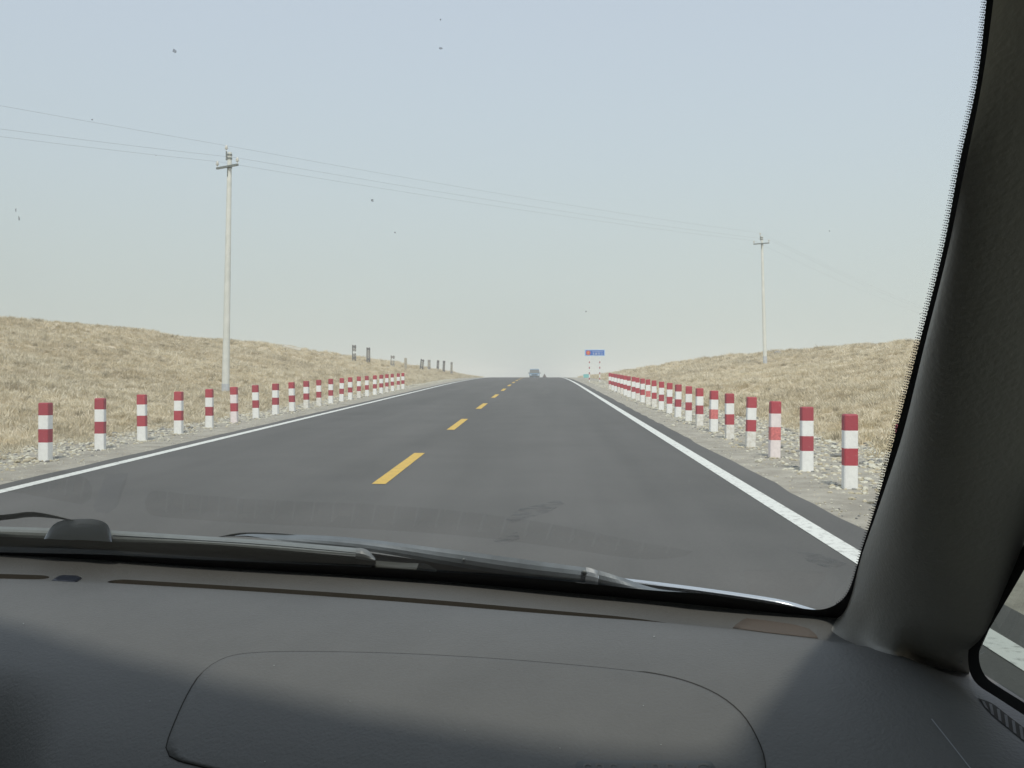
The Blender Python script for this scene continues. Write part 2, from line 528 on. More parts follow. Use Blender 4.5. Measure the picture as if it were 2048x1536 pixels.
def section(z0, z1, top=False):
    bm = bmesh.new()
    h = 0.075; c = 0.012
    pr = [(-h + c, -h), (h - c, -h), (h, -h + c), (h, h - c), (h - c, h), (-h + c, h), (-h, h - c), (-h, -h + c)]
    rings = [(z0, 1.0), (z1 - (0.014 if top else 0), 1.0)] + ([(z1, 0.86)] if top else [])
    vs = [[bm.verts.new((x * s, y * s, z)) for x, y in pr] for z, s in rings]
    for a, b in zip(vs[:-1], vs[1:]):
        for i in range(8):
            bm.faces.new((a[i], a[(i + 1) % 8], b[(i + 1) % 8], b[i]))
    bm.faces.new(vs[0][::-1]); bm.faces.new(vs[-1])
    bmesh.ops.recalc_face_normals(bm, faces=bm.faces)
    me = bpy.data.meshes.new("post_section"); bm.to_mesh(me); bm.free(); return me
secs = [(section(-0.25, 0.262), 'w'), (section(0.262, 0.452), 'r'), (section(0.452, 0.648), 'w'), (section(0.648, 0.827, True), 'r')]
_cache = {}
def sec_mesh(i, m):
    k = (i, m.name)
    if k not in _cache:
        me = secs[i][0].copy(); me.name = "post_section"; me.materials.append(m); _cache[k] = me
    return _cache[k]
ORD = ["nearest", "second", "third", "fourth", "fifth", "sixth", "seventh", "eighth", "ninth", "tenth", "eleventh", "twelfth", "thirteenth",
       "fourteenth", "fifteenth", "sixteenth", "seventeenth", "eighteenth", "nineteenth", "twentieth", "twenty-first", "twenty-second", "twenty-third", "farthest"]
def guard_post(x, y, label, group, upper, lower, wm):
    e = empty("guard_post", (x, y, base(y)), random.uniform(-.12, .12))
    e.rotation_euler.x = random.gauss(0, .012); e.rotation_euler.y = random.gauss(0, .013)
    tag(e, label, "guard post", group)
    ms = [wm, lower, M_WP[0] if wm is M_MUD else wm, upper]
    for i in range(4):
        o = bpy.data.objects.new("red_band" if secs[i][1] == 'r' else "white_band", sec_mesh(i, ms[i]))
        COL.objects.link(o); o.parent = e
        if ms[i] is M_RED[2]: o["label"] = "faded pinkish red band"
    return e
for n in range(24):
    y = 10.3 + 1.96 * n
    fade = {3: "with a faded pink lower band", 6: "with a faded lower band", 13: "with a patchy pale lower band"}.get(n)
    lab = ("striped guard post mostly hidden behind the windscreen pillar" if n == 0 else
           "red and white striped guard post, %s from the near end of the right row" % ORD[n] if n < 23 else
           "red and white striped guard post at the far end of the right row")
    if fade and n: lab = "striped post %s, %s from near end of right row" % (fade, ORD[n])
    guard_post(3.39 + .0045 * min(y - 10.3, 20) + random.uniform(-.015, .015), y, lab, "striped guard posts along the right verge",
               random.choice(M_RED[:2]), M_RED[2] if fade else random.choice(M_RED[:2]), M_WP[1] if n == 3 else random.choice((M_WP[0], M_MUD)))
for n in range(22):
    y = 15.5 + 1.94 * n
    lab = ("red and white striped guard post nearest the car in the left row" if n == 0 else
           "pinkish faded striped post just right of the tall left pole" if n == 5 else
           "red and white striped guard post, %s from the near end of the left row" % ORD[n] if n < 21 else
           "red and white striped guard post at the far end of the left row")
    guard_post(-7.07 + random.uniform(-.02, .02), y, lab, "striped guard posts along the left verge",
               M_RED[1] if n in (2, 5) else random.choice(M_RED[:2]), M_RED[1] if n in (2, 3, 5) else M_RED[0], M_WP[1] if n == 5 else random.choice((M_WP[0], M_WP[0], M_MUD)))

# ------------------------------------------------------------ utility poles and wires
M_CONC = mat("pole_concrete", (0.60, 0.62, 0.58), 0.85, color2=(0.72, 0.73, 0.69), vscale=3, bump=0.003, bscale=40)
M_STEEL = mat("galvanised_steel", (0.20, 0.22, 0.21), 0.55, metal=0.4, var=0.2, vscale=20)
M_PORC = mat("white_porcelain", (0.70, 0.70, 0.66), 0.25, var=0.05)
M_WIRE = mat("wire_aluminium", (0.22, 0.22, 0.23), 0.6)
M_FOOTB = mat("blue_grey_band", (0.50, 0.53, 0.56), 0.8, var=0.15)
LD = Vector((26.9, 38.0, 0)).normalized()
ARM = Vector((LD.y, -LD.x, 0))
def utility_pole(x, y, zb, h, lean, label):
    e = empty("utility_pole", (x, y, zb))
    tag(e, label, "utility pole", "concrete poles carrying the power line")
    top = Vector((lean, 0, h))
    def on(z): return Vector((lean * z / h, 0, z))
    def rad(z): return 0.138 - (0.138 - 0.075) * z / h
    bm = bmesh.new(); zz = [-0.6] + [h * i / 8 for i in range(9)]
    for a, b in zip(zz[:-1], zz[1:]):
        b_cyl(bm, on(a), on(b), rad(a), rad(b), 20, caps=(b == zz[-1]))
    from_bm("shaft", bm, M_CONC, e, smooth=False)
    bm = bmesh.new(); b_cyl(bm, on(0.02), on(0.6), rad(0) + .004, rad(.6) + .004, 20); from_bm("foot_band", bm, M_FOOTB, e)
    za = h - 0.52
    bm = bmesh.new()
    c = on(za) + LD * -0.10
    rot = Matrix.Translation(c) @ Matrix.Rotation(math.atan2(ARM.y, ARM.x), 4, 'Z')
    b_box(bm, -0.58, 0.58, -0.035, 0.035, -0.035, 0.035, M=rot); from_bm("crossarm", bm, M_STEEL, e)
    bm = bmesh.new()
    b_cyl(bm, on(za - .05), on(za + .05), rad(za) + .012, rad(za) + .012, 20); from_bm("pole_clamp", bm, M_STEEL, e)
    for hh in (.25, .12):
        bm = bmesh.new(); b_cyl(bm, on(h - hh), on(h - hh + .06), .09, .09, 20); from_bm("pole_clamp", bm, M_STEEL, e)
    bm = bmesh.new(); b_cyl(bm, c + ARM * 0.02 - Vector((0, 0, .05)), on(za - .35) + LD * -.08, .02, .02, 8); from_bm("brace", bm, M_STEEL, e)
    tips = []
    def insul(p):
        bm = bmesh.new()
        b_cyl(bm, p, p + Vector((0, 0, .08)), .018, .018, 8)
        prof = [(.08, .03), (.10, .055), (.125, .06), (.135, .035), (.15, .052), (.175, .055), (.185, .03), (.215, .032), (.235, .015)]
        for (z0, r0), (z1, r1) in zip(prof[:-1], prof[1:]):
            b_cyl(bm, p + Vector((0, 0, z0)), p + Vector((0, 0, z1)), r0, r1, 12, caps=False)
        from_bm("insulator", bm, M_PORC, e, smooth=False)
        tips.append(Vector((x, y, zb)) + p + Vector((0, 0, .215)))
    bm = bmesh.new(); tp = on(h - .28) - RGT * 0.115
    b_box(bm, tp.x - .02, tp.x + .02, tp.y - .02, tp.y + .02, h - .28, h + .04); b_box(bm, tp.x, tp.x + .1, tp.y - .015, tp.y + .015, h - .18, h - .14)
    from_bm("top_bracket", bm, M_STEEL, e)
    insul(Vector((tp.x, tp.y, h + .03)))
    insul(c - ARM * 0.55 + Vector((0, 0, .03)))
    insul(c + ARM * 0.55 + Vector((0, 0, .03)))
    return tips
p1 = (-11.27, 39.0); p2 = (15.6, 77.0); p3 = (43.5, 116.0); p0 = (-38.5, 0.5)
T0 = utility_pole(*p0, ground(*p0) - .1, 8.8, 0.0, "concrete power pole off to the left behind the car")
T1 = utility_pole(*p1, base(39) + 0.02, 8.86, 0.16, "tall pale concrete power pole behind the left row of striped posts")
z2 = at(1528, 730, 77.2).z
T2 = utility_pole(*p2, z2, 8.95, -0.24, "smaller concrete power pole standing on the right hillside")
T3 = utility_pole(*p3, -0.9, 8.8, 0.0, "concrete power pole beyond the right hill, hidden by the pillar")
for k, lab in enumerate(("topmost thin overhead wire crossing the sky over the road", "thin overhead wire on the left insulators of the crossarms", "thin overhead wire on the right insulators of the crossarms")):
    bm = bmesh.new(); P = []
    for A, B, s in ((T0[k], T1[k], .22 if k == 0 else .75), (T1[k], T2[k], .18), (T2[k], T3[k], .35)):
        for i in range(16):
            t = i / 16; q = A.lerp(B, t); q.z -= 4 * s * t * (1 - t); P.append(q)
    P.append(T3[k])
    for a, b in zip(P[:-1], P[1:]): b_cyl(bm, a, b, .0032, .0032, 5, caps=False)
    tag(from_bm("power_wire", bm, M_WIRE), lab, "power wire", "wires of the power line")

# ------------------------------------------------------------ road sign
M_SBLUE = mat("sign_blue", (0.045, 0.16, 0.52), 0.45, var=0.05)
M_SEDGE = mat("sign_pale_blue_rim", (0.50, 0.64, 0.82), 0.5)
M_SRED = mat("sign_red", (0.62, 0.10, 0.08), 0.5)
M_SWHITE = mat("sign_white", (0.80, 0.82, 0.82), 0.5)
M_SGOLD = mat("emblem_gold", (0.70, 0.38, 0.10), 0.5)
M_GREYM = mat("sign_back_grey", (0.4, 0.4, 0.4), 0.6)
SD = 77.0
pl, pr_ = road_pt(1178, 763), road_pt(1199, 763)
sx = 0.5 * (pl[0] + pr_[0]); sy = SD
def sxm(px): return (px - 1082) / FPX * SD - sx
zg = base(sy)
def szm(py): return 1.41 + (768 - py) / FPX * SD - zg
sg = empty("road_sign", (sx, sy, zg)); tag(sg, "blue rectangular road sign with red emblem on two striped legs", "road sign")
x0, x1, z0, z1 = sxm(1169), sxm(1210), szm(712.3), szm(699)
box_obj("panel_rim", (x0, x1, -.012, .012, z0, z1), M_SEDGE, sg)
box_obj("panel", (x0 + .065, x1 - .065, -.018, -.0125, z0 + .055, z1 - .055), M_SBLUE, sg)
bm = bmesh.new(); cx, cz = sxm(1176.3), (z0 + z1) / 2
b_cyl(bm, (cx, -.018, cz), (cx, -.023, cz), .155, .155, 24); em = from_bm("emblem", bm, M_SRED, sg)
bm = bmesh.new()
for k in range(5):
    a = math.pi / 2 + k * 2 * math.pi / 5
    pa = [(cx + r_ * math.cos(a + d), -.025, cz + .02 + r_ * math.sin(a + d)) for r_, d in ((.085, 0), (.035, .63), (0, 0), (.035, -.63))]
    bm.faces.new([bm.verts.new(p) for p in pa])
b_box(bm, cx - .09, cx + .09, -.026, -.0235, cz - .11, cz - .085)
from_bm("emblem_star", bm, M_SGOLD, sg)
def glyph(cx, cz, s, strokes, name="character"):
    bm = bmesh.new()
    for (ax, az, bx, bz) in strokes:
        w = 0.11 * s
        xa, xb = sorted((ax * s, bx * s)); za, zb_ = sorted((az * s, bz * s))
        b_box(bm, cx + xa - w / 2, cx + xb + w / 2, -.022, -.0185, cz + za - w / 2, cz + zb_ + w / 2)
    return from_bm(name, bm, M_SWHITE, sg)
G1 = [(-.4, .35, .4, .35), (0, .5, 0, -.5), (-.35, 0, .35, 0), (-.4, -.4, .4, -.4), (-.4, .35, -.4, .0)]
G2 = [(-.4, .4, .4, .4), (-.4, .4, -.4, -.45), (.4, .4, .4, -.45), (-.2, .1, .2, .1), (0, .3, 0, -.3), (-.4, -.45, .4, -.45)]
G3 = [(-.4, .45, -.1, .45), (-.25, .5, -.25, -.5), (.05, .3, .45, .3), (.25, .5, .25, -.5), (.05, -.1, .45, -.1), (-.45, .0, -.1, .0)]
G4 = [(0, .5, 0, .1), (-.15, .1, -.15, -.2), (.15, .1, .15, -.2), (-.35, -.25, -.35, -.45), (.35, -.25, .35, -.45)]
for px, gl in zip((1187, 1192.3, 1198, 1203.5), (G1, G2, G3, G4)):
    glyph(sxm(px), szm(707.5), .13, gl)
for i in range(9):
    glyph(sxm(1185.5 + i * 2.35), szm(703.2), .055, (G1, G3, G2)[i % 3], "small_character")
for px in (1178.6, 1199.3):
    lx = sxm(px)
    zt = z0 - 0.001; edges = [-0.3, .16, .30, .55, .69, .93, 1.07, 1.32, 1.44, zt]
    edges = [e_ for e_ in edges if e_ < zt - .03] + [zt]
    for i, (a, b) in enumerate(zip(edges[:-1], edges[1:])):
        bm = bmesh.new(); b_cyl(bm, (lx, .0, a), (lx, .0, b), .036, .036, 12)
        from_bm("leg_band_white" if i % 2 == 0 else "leg_band_red", bm, M_SWHITE if i % 2 == 0 else M_RED[0], sg)
    bm = bmesh.new(); b_cyl(bm, (lx, .045, z0), (lx, .045, z1), .028, .028, 8); from_bm("back_strut", bm, M_GREYM, sg)

# small teal sign past the crest
M_TEAL = mat("teal_enamel", (0.18, 0.50, 0.50), 0.5, var=0.06)
ty_ = 116.0; tx_ = (1172.5 - 1082) / FPX * ty_; tz = base(ty_)
te = empty("teal_sign", (tx_, ty_, tz)); tag(te, "small teal board low beside the road, just left of the blue sign's leg", "sign")
zt1 = 1.41 + (768 - 748.3) / FPX * ty_ - tz; zt0 = 1.41 + (768 - 755.5) / FPX * ty_ - tz
box_obj("panel", (-.3, .3, -.012, .012, zt0, zt1), M_TEAL, te)
for s in (-.2, .2):
    box_obj("leg", (s - .02, s + .02, .013, .04, -.3, zt1 - .03), M_GREYM, te)

# ------------------------------------------------------------ marker frames on the left hill
M_OLDW = mat("weathered_board", (0.30, 0.29, 0.27), 0.9, var=0.25, vscale=12)
M_DARKW = mat("dark_frame", (0.15, 0.15, 0.15), 0.9, var=0.2, vscale=12)
M_PALE = mat("pale_tan_frame", (0.46, 0.43, 0.36), 0.9, var=0.2, vscale=12)
MK = [(708, 690, 716.5, 723, 5.4, 0, M_DARKW, 1), (736.5, 695, 718.6, 726, 5.2, 0, M_DARKW, 0), (784.8, 711, 730.7, 735.5, 5.6, .02, M_OLDW, 1),
      (811, 715.7, 734, 741, 3.4, 0, M_PALE, 0), (842, 718, 735, 741.5, 5.2, .17, M_DARKW, 0), (857.8, 719.6, 735, 738.5, 3.8, .03, M_OLDW, 0),
      (875, 720.5, 736, 740.5, 3.2, .08, M_DARKW, 0), (887, 721.5, 735, 739, 3.2, .06, M_DARKW, 0), (902.6, 724, 737.7, 741.5, 2.7, .03, M_OLDW, 0)]
DESC = ["with a bright white patch, highest up", "dark, second from the uphill end", "wide grey one with pale infill, third from uphill", "slim pale tan, fourth from the uphill end",
        "dark, leaning right, in mid-line", "greyish, just right of the leaning one", "dark slim, third from the downhill end", "dark slim, second from the downhill end", "smallest, at the downhill end nearest the road"]
for (px, yt, yb, yf, w, tilt, fm, patch), ds in zip(MK, DESC):
    d = float(np.interp(px, [700, 800, 900], [93, 109, 120]))
    hit = march(px, yf)
    if hit is not None and hit.y < 150:
        d = hit.y
    P = at(px, yf, d); P.z = ground(P.x, P.y)
    s = d / FPX
    H = (P.z * -1 + 1.41 + (768 - yt) * s); Hb = (yf - yb) * s
    wid = w * s
    e = empty("marker_frame", P); tag(e, "old marker frame on the left hill, " + ds, "marker frame", "line of old frames on the left hillside")
    e.rotation_euler = (0, tilt, 0.9)
    half = wid / 2 / math.cos(0.9)          # it stands at a slant to the road
    t_ = 0.05
    for sx_ in (-1, 1):
        bm = bmesh.new(); b_box(bm, sx_ * (half - t_) - t_ * .8, sx_ * (half - t_) + t_ * .8, -t_, t_, -.3, H); from_bm("leg", bm, fm, e)
    k = max(3, int((H - Hb) / 0.22))
    for i in range(k):
        za = Hb + (H - Hb) * i / k; zb_ = Hb + (H - Hb) * (i + .72) / k
        mm = M_SWHITE if (patch and i == k // 2) else (fm if i in (0, k - 1) else M_OLDW if fm is M_DARKW else M_PALE)
        bm = bmesh.new(); b_box(bm, -half + .01, half - .01, -t_ * 1.6, -t_ * 1.05, za, zb_); from_bm("slat", bm, mm, e)
# pale slab lying on the ridge
A, B = march(566, 692), march(598, 703)
if A is None: A = at(566, 690, 88)
A.z = ground(A.x, A.y); B = at(600, 703, A.y + 1); B.z = ground(B.x, B.y)
bm = bmesh.new()
dirv = (B - A); L_ = dirv.length
q = dirv.to_track_quat('X', 'Z').to_matrix().to_4x4(); q.translation = (A + B) / 2 + Vector((0, 0, .22))
b_box(bm, -L_ / 2, L_ / 2, -.35, .35, -.10, .10, bev=.02, M=q)
b_box(bm, -L_ / 2 + .2, -L_ / 2 + .5, -.3, .3, -.4, -.09, M=q)
tag(from_bm("concrete_slab", bm, mat("pale_concrete", (0.62, 0.61, 0.56), 0.9, var=.1)), "pale concrete slab lying on the crest of the left hill", "slab")
bm = bmesh.new()
bmesh.ops.create_icosphere(bm, subdivisions=2, radius=.28)
for v in bm.verts: v.co.z *= .6; v.co *= random.uniform(.85, 1.15)
hb = at(1555, 707, 84)
tag(from_bm("mound", bm, M_OLDW, loc=(hb.x, hb.y, ground(hb.x, hb.y) + .1)), "small dark clump on the right ridge beside the far pole", "mound")

# ------------------------------------------------------------ blue light truck and cone beyond the crest
M_TBLUE = mat("faded_blue_paint", (0.11, 0.24, 0.38), 0.4, var=.1, vscale=3)
M_TDK = mat("dark_trim", (0.035, 0.04, 0.04), 0.6)
M_TGL = mat("dark_windscreen", (0.05, 0.06, 0.06), 0.08)
M_TIRE = mat("tyre_rubber", (0.03, 0.03, 0.03), 0.85)
M_RIM = mat("grey_rim", (0.35, 0.35, 0.35), 0.5)
M_LAMP = mat("lamp_glass", (0.75, 0.78, 0.80), 0.15)
ty_ = 206.0
tk = empty("light_truck", ((1069 - 1082) / FPX * ty_, ty_, base(ty_)), 0.02)
tag(tk, "small blue light truck driving over the far crest of the road", "truck")
# front faces the camera (-Y)
def cab_ring(z, w, yf):
    return [(-w, yf, z), (w, yf, z), (w, 1.7, z), (-w, 1.7, z)]
v, f = [], []
for z, w, yf in ((.55, .93, 0.0), (1.24, .97, 0.0), (1.30, .97, .06), (2.0, .86, .40), (2.12, .82, .52)):
    v += cab_ring(z, w, yf)
for k in range(4):
    for i in range(4):
        f.append((4 * k + i, 4 * k + (i + 1) % 4, 4 * k + 4 + (i + 1) % 4, 4 * k + 4 + i))
f += [(3, 2, 1, 0), (16, 17, 18, 19)]
link("cab", v, f, M_TBLUE, tk)
link("windscreen", [(-.92, .05, 1.32), (.92, .05, 1.32), (.82, .38, 1.98), (-.82, .38, 1.98)], [(0, 1, 2, 3)], M_TGL, tk)
for s in (-1, 1):
    link("side_window", [(s * .975, .2, 1.33), (s * .975, 1.4, 1.33), (s * .882, 1.4, 1.93), (s * .882, .5, 1.93)], [(0, 1, 2, 3)], M_TGL, tk)
    bm = bmesh.new(); b_cyl(bm, (s * .72, -.03, 1.02), (s * .72, .02, 1.02), .11, .11, 16); from_bm("headlight", bm, M_LAMP, tk)
    bm = bmesh.new(); b_box(bm, s * 1.07 - .06, s * 1.07 + .06, -.02, .04, 1.25, 1.48, bev=.01); b_box(bm, min(s * .9, s * 1.05), max(s * .9, s * 1.05), .0, .03, 1.3, 1.33); from_bm("mirror", bm, M_TDK, tk)
    for yy in (.75, 3.6):
        bm = bmesh.new(); b_cyl(bm, (s * .62, yy, .36), (s * .84, yy, .36), .36, .36, 24); wh = from_bm("wheel", bm, M_TIRE, tk)
        bm = bmesh.new(); b_cyl(bm, (s * .80, yy, .36), (s * .85, yy, .36), .2, .2, 16); from_bm("rim", bm, M_RIM, wh)
box_obj("bumper", (-.95, .95, -.12, .05, .45, .84), M_TDK, tk, bev=.02)
box_obj("grille", (-.45, .45, -.015, .02, .9, 1.1), M_TDK, tk)
box_obj("number_plate", (-.2, .2, -.135, -.121, .5, .62), M_TBLUE, tk)
box_obj("chassis", (-.4, .4, .3, 4.6, .42, .62), M_TDK, tk)
box_obj("cargo_bed", (-.88, .88, 1.8, 4.7, .68, 1.2), M_TBLUE, tk)
bm = bmesh.new(); b_box(bm, -.7, .7, 1.75, 1.8, 1.2, 2.02); from_bm("headboard", bm, M_TDK, tk)

cy = 190.0
cn = empty("traffic_cone", ((1089 - 1082) / FPX * cy, cy, base(cy))); tag(cn, "small dark cone standing on the road crest right of the truck", "cone")
M_CONE = mat("dusty_cone", (0.10, 0.08, 0.07), 0.8)
bm = bmesh.new(); b_cyl(bm, (0, 0, .03), (0, 0, .95), .50, .04, 16); from_bm("cone_body", bm, M_CONE, cn)
box_obj("cone_base", (-.55, .55, -.55, .55, 0, .04), M_CONE, cn)

# ============================================================ THE CAR
M_DASH = mat("dash_vinyl", (0.132, 0.131, 0.125), 0.6, var=.06, vscale=7, bump=0.0008, bscale=300, bdetail=3, spec=.35)
M_TRIM = mat("pillar_vinyl", (0.34, 0.33, 0.30), 0.5, bump=0.0006, bscale=220, bdetail=4, spec=.45)
M_BLACK = mat("black_frit", (0.006, 0.006, 0.007), 0.6, spec=.2)
M_GASK = mat("black_gasket", (0.008, 0.008, 0.008), 0.7, spec=.2)
M_SLOT = mat("vent_dark", (0.045, 0.038, 0.028), 0.85)
M_BROWN = mat("brown_grille_cloth", (0.12, 0.10, 0.085), 0.95, bump=.0006, bscale=900)
M_LINER = mat("headliner", (0.05, 0.05, 0.047), 0.95)
M_PAINT = mat("silver_paint", (0.62, 0.66, 0.70), 0.22, metal=.6, coat=.6)
M_WIPG = mat("wiper_satin", (0.15, 0.17, 0.185), 0.5, metal=.15, var=.12, vscale=40, spec=.5)
M_WIPL = mat("wiper_spoiler_grey", (0.17, 0.185, 0.18), 0.45, spec=.6, var=.08, vscale=60)
M_RUB = mat("wiper_rubber", (0.055, 0.058, 0.052), 0.55)
M_COWL = mat("cowl_plastic", (0.10, 0.105, 0.10), 0.6)
M_SEAM = mat("seam_dark", (0.02, 0.017, 0.013), 0.9)

car = empty("car", cf(-.42, 0, 0))
tag(car, "car we sit in, with its grey dashboard, dark windscreen pillar and wipers", "car")
CARI = Matrix.Translation(-car.location)
def cl(p): return p - car.location           # world -> car space
def clink(name, verts, faces, m, parent=None, smooth=False):
    return link(name, [cl(v) for v in verts], faces, m, parent or car, smooth)

def ip(tab, a, c=1):
    return float(np.interp(a, [t[0] for t in tab], [t[c] for t in tab]))
def smooth_tab(tab):
    """resample a curve through its points so that it bends softly"""
    n = len(tab); out = []
    P = [np.array(t, float) for t in tab]
    for i in range(n - 1):
        p0_ = P[i - 1] if i > 0 else 2 * P[0] - P[1]
        p3_ = P[i + 2] if i + 2 < n else 2 * P[-1] - P[-2]
        for k in range(10):
            t = k / 10
            out.append(0.5 * ((2 * P[i]) + (-p0_ + P[i + 1]) * t + (2 * p0_ - 5 * P[i] + 4 * P[i + 1] - p3_) * t * t + (-p0_ + 3 * P[i] - 3 * P[i + 1] + p3_) * t ** 3))
    out.append(P[-1])
    return [tuple(o) for o in out]

DB = smooth_tab([(-1.32, 1.44), (-1.0, 1.56), (-.723, 1.553), (-.414, 1.461), (-.107, 1.358), (.127, 1.239), (.316, 1.130), (.45, 1.04)])
DC = smooth_tab([(-1.32, 1.30), (-1.0, 1.40), (-.653, 1.403), (-.414, 1.351), (-.188, 1.279), (.014, 1.203), (.170, 1.148), (.301, 1.074), (.45, .965)])
ZQ = smooth_tab([(0, 1.160), (.08, 1.157), (.16, 1.143), (.24, 1.115), (.32, 1.068), (.39, 1.00), (.45, .92), (.50, .82), (.52, .70)])
ZB = 1.165
SLOTS = [(-.521, .173, .50, .83, .02, .07), (-1.2, -.608, .50, .80, .02, .02)]
def slot_at(a):
    for a0, a1, v1, v2, tl, tr in SLOTS:
        if a0 < a < a1:
            k = 1.0
            if a - a0 < tl: k = math.sqrt(max(0, 1 - (1 - (a - a0) / tl) ** 2))
            if a1 - a < tr: k = min(k, math.sqrt(max(0, 1 - (1 - (a1 - a) / tr) ** 2)))
            if tr > .05 and a1 - a < tr:      # right end runs to a point along the lower edge
                return v2 - (v2 - v1) * k, v2
            mid = (v1 + v2) / 2
            return mid - (v2 - v1) / 2 * k, mid + (v2 - v1) / 2 * k
    return None
def ledge(a, v):
    db, dc = ip(DB, a), ip(DC, a)
    return cf(a, db + (dc - db) * v, ZB - .012 * math.sin(math.pi * v) * .6 + (1.160 - ZB) * v - .016 * smooth01((a - .34) / .07))
As = sorted(set([-1.32 + (.43 + 1.32) * i / 170 for i in range(171)] + [s[0] + t for s in SLOTS for t in (0, .002, .006, .012, .02)] + [s[1] - t for s in SLOTS for t in (0, .002, .006, .012, .02, .03, .045, .06)]))
V, F = [], []
def row_add(rows):                     # rows: list (per a) of list of points
    w = len(rows[0]); i0 = len(V)
    for r_ in rows: V.extend(r_)
    for j in range(len(rows) - 1):
        for i in range(w - 1):
            F.append((i0 + j * w + i, i0 + (j + 1) * w + i, i0 + (j + 1) * w + i + 1, i0 + j * w + i + 1))
fr, bk = [], []
for a in As:
    s = slot_at(a); v1, v2 = s if s else ((.665, .665) if a > -.6 else (.65, .65))
    if a > .11 and not s: v1 = v2 = .83
    fr.append([ledge(a, v1 * k / 4) for k in range(-1, 5)])
    bk.append([ledge(a, v2 + (1 - v2) * k / 3) for k in range(4)])
row_add(fr); row_add(bk)
main = []
for a in As:
    dc = ip(DC, a); rows = []
    fall = max(0, -.415 - a)
    for k in range(34):
        q = .52 * k / 33
        z = ip(ZQ, q) + (.003 * smooth01(q / .02) - 0)
        z -= min(.25, fall * fall * 30) * smooth01((q - .25) / .14)
        z -= .016 * smooth01((a - .34) / .07)
        rows.append(cf(a, dc - q - 0.0, z))
    main.append([ledge(a, 1.0)] + rows)
row_add(main)
dash = clink("dashboard", V, F, M_DASH, smooth=True)
_m = dash.modifiers.new("w", 'WELD'); _m.merge_threshold = .0004
DBVH = BVHTree.FromPolygons([tuple(v) for v in V], F)
M_VANE = mat('vane_plastic', (.12, .115, .105), .7)
# defroster slots: dark well, rim walls and vanes
for (a0, a1, v1, v2, tl, tr) in SLOTS:
    V, F = [], []
    rows = []
    for a in [a for a in As if a0 <= a <= a1]:
        s = slot_at(a) or ((v2, v2) if tr > .05 and a > a1 - .01 else ((v1 + v2) / 2,) * 2)
        p, q_ = ledge(a, s[0]), ledge(a, s[1])
        rows.append([p, p - Vector((0, 0, .028)), q_ - Vector((0, 0, .028)), q_])
    row_add(rows)
    w = clink("defroster_slot", V, F, M_SLOT, dash)
    n = int((a1 - a0) / .0262)
    for i in range(1, n):
        a = a0 + (a1 - a0) * i / n
        s = slot_at(a)
        if not s or s[1] - s[0] < .1: continue
        p, q_ = ledge(a, s[0]) - Vector((0, 0, .013)), ledge(a, s[1]) - Vector((0, 0, .013))
        t = RGT * .0011; dn = Vector((0, 0, -.014))
        vs = [p - t, p + t, q_ + t, q_ - t]; vs += [x + dn for x in vs]
        clink("vane", vs, [(0, 1, 2, 3), (0, 3, 7, 4), (1, 5, 6, 2), (0, 4, 5, 1), (3, 2, 6, 7)], M_VANE, w)

def onto(bvh, px, py, off=0.0, fallback=1.2):
    r_ = ray(px, py); dn = r_.normalized()
    h = bvh.ray_cast(CAM, dn)
    if h[0] is None: return CAM + r_ * fallback
    return h[0] - dn * off

def resample(pl, n):
    P = [Vector((p[0], p[1])) for p in pl]
    d = [0]
    for a, b in zip(P[:-1], P[1:]): d.append(d[-1] + (b - a).length)
    out = []
    for i in range(n):
        t = d[-1] * i / (n - 1)
        out.append((float(np.interp(t, d, [p.x for p in P])), float(np.interp(t, d, [p.y for p in P]))))
    return out
def cr(pl, k=8):
    return smooth_tab(pl) if len(pl) > 2 else pl

def ribbon(name, A, B, bvh, off, m, parent, n=60, rows=1):
    A, B = resample(cr(A), n), resample(cr(B), n)
    V, F = [], []
    for (ax, ay), (bx, by) in zip(A, B):
        for k in range(rows + 1):
            t = k / rows
            V.append(onto(bvh, ax + (bx - ax) * t, ay + (by - ay) * t, off))
    w = rows + 1
    for j in range(n - 1):
        for k in range(rows):
            F.append((j * w + k, j * w + k + 1, (j + 1) * w + k + 1, (j + 1) * w + k))
    return clink(name, V, F, m, parent, smooth=True)

def patch(name, outline, bvh, off, m, parent, rings=10, n=90, closed_smooth=True, skirt=.0015):
    P = list(outline)
    if closed_smooth:
        Q = smooth_tab(P[-2:] + P + P[:3]); Q = Q[20:20 + 10 * len(P) + 1]
    else:
        Q = P + [P[0]]
    O = resample(Q, n + 1)[:-1]
    cx = sum(p[0] for p in O) / n; cy_ = sum(p[1] for p in O) / n
    V, F = [], []
    for px, py in O: V.append(onto(bvh, px, py, off - skirt))
    for k in range(rings):
        s = (1 - k / rings) * (1 if k else 1)
        for px, py in O:
            V.append(onto(bvh, cx + (px - cx) * s, cy_ + (py - cy_) * s, off))
    V.append(onto(bvh, cx, cy_, off))
    for k in range(rings):
        for i in range(n):
            j = (i + 1) % n
            F.append((k * n + i, k * n + j, (k + 1) * n + j, (k + 1) * n + i))
    for i in range(n): F.append((rings * n + i, rings * n + (i + 1) % n, (rings + 1) * n))
    return clink(name, V, F, m, parent, smooth=True), O

AB = [(333, 1495), (352, 1440), (378, 1385), (405, 1345), (440, 1320), (490, 1307), (600, 1303), (800, 1307), (1000, 1318), (1200, 1335), (1330, 1352),
      (1420, 1382), (1480, 1425), (1515, 1480), (1530, 1530), (1522, 1575), (1470, 1610), (1300, 1622), (1000, 1610), (700, 1575), (470, 1545), (385, 1528), (345, 1515)]
cov, O = patch("airbag_cover", AB, DBVH, .0016, M_DASH, dash, rings=26, n=140, skirt=.0016)
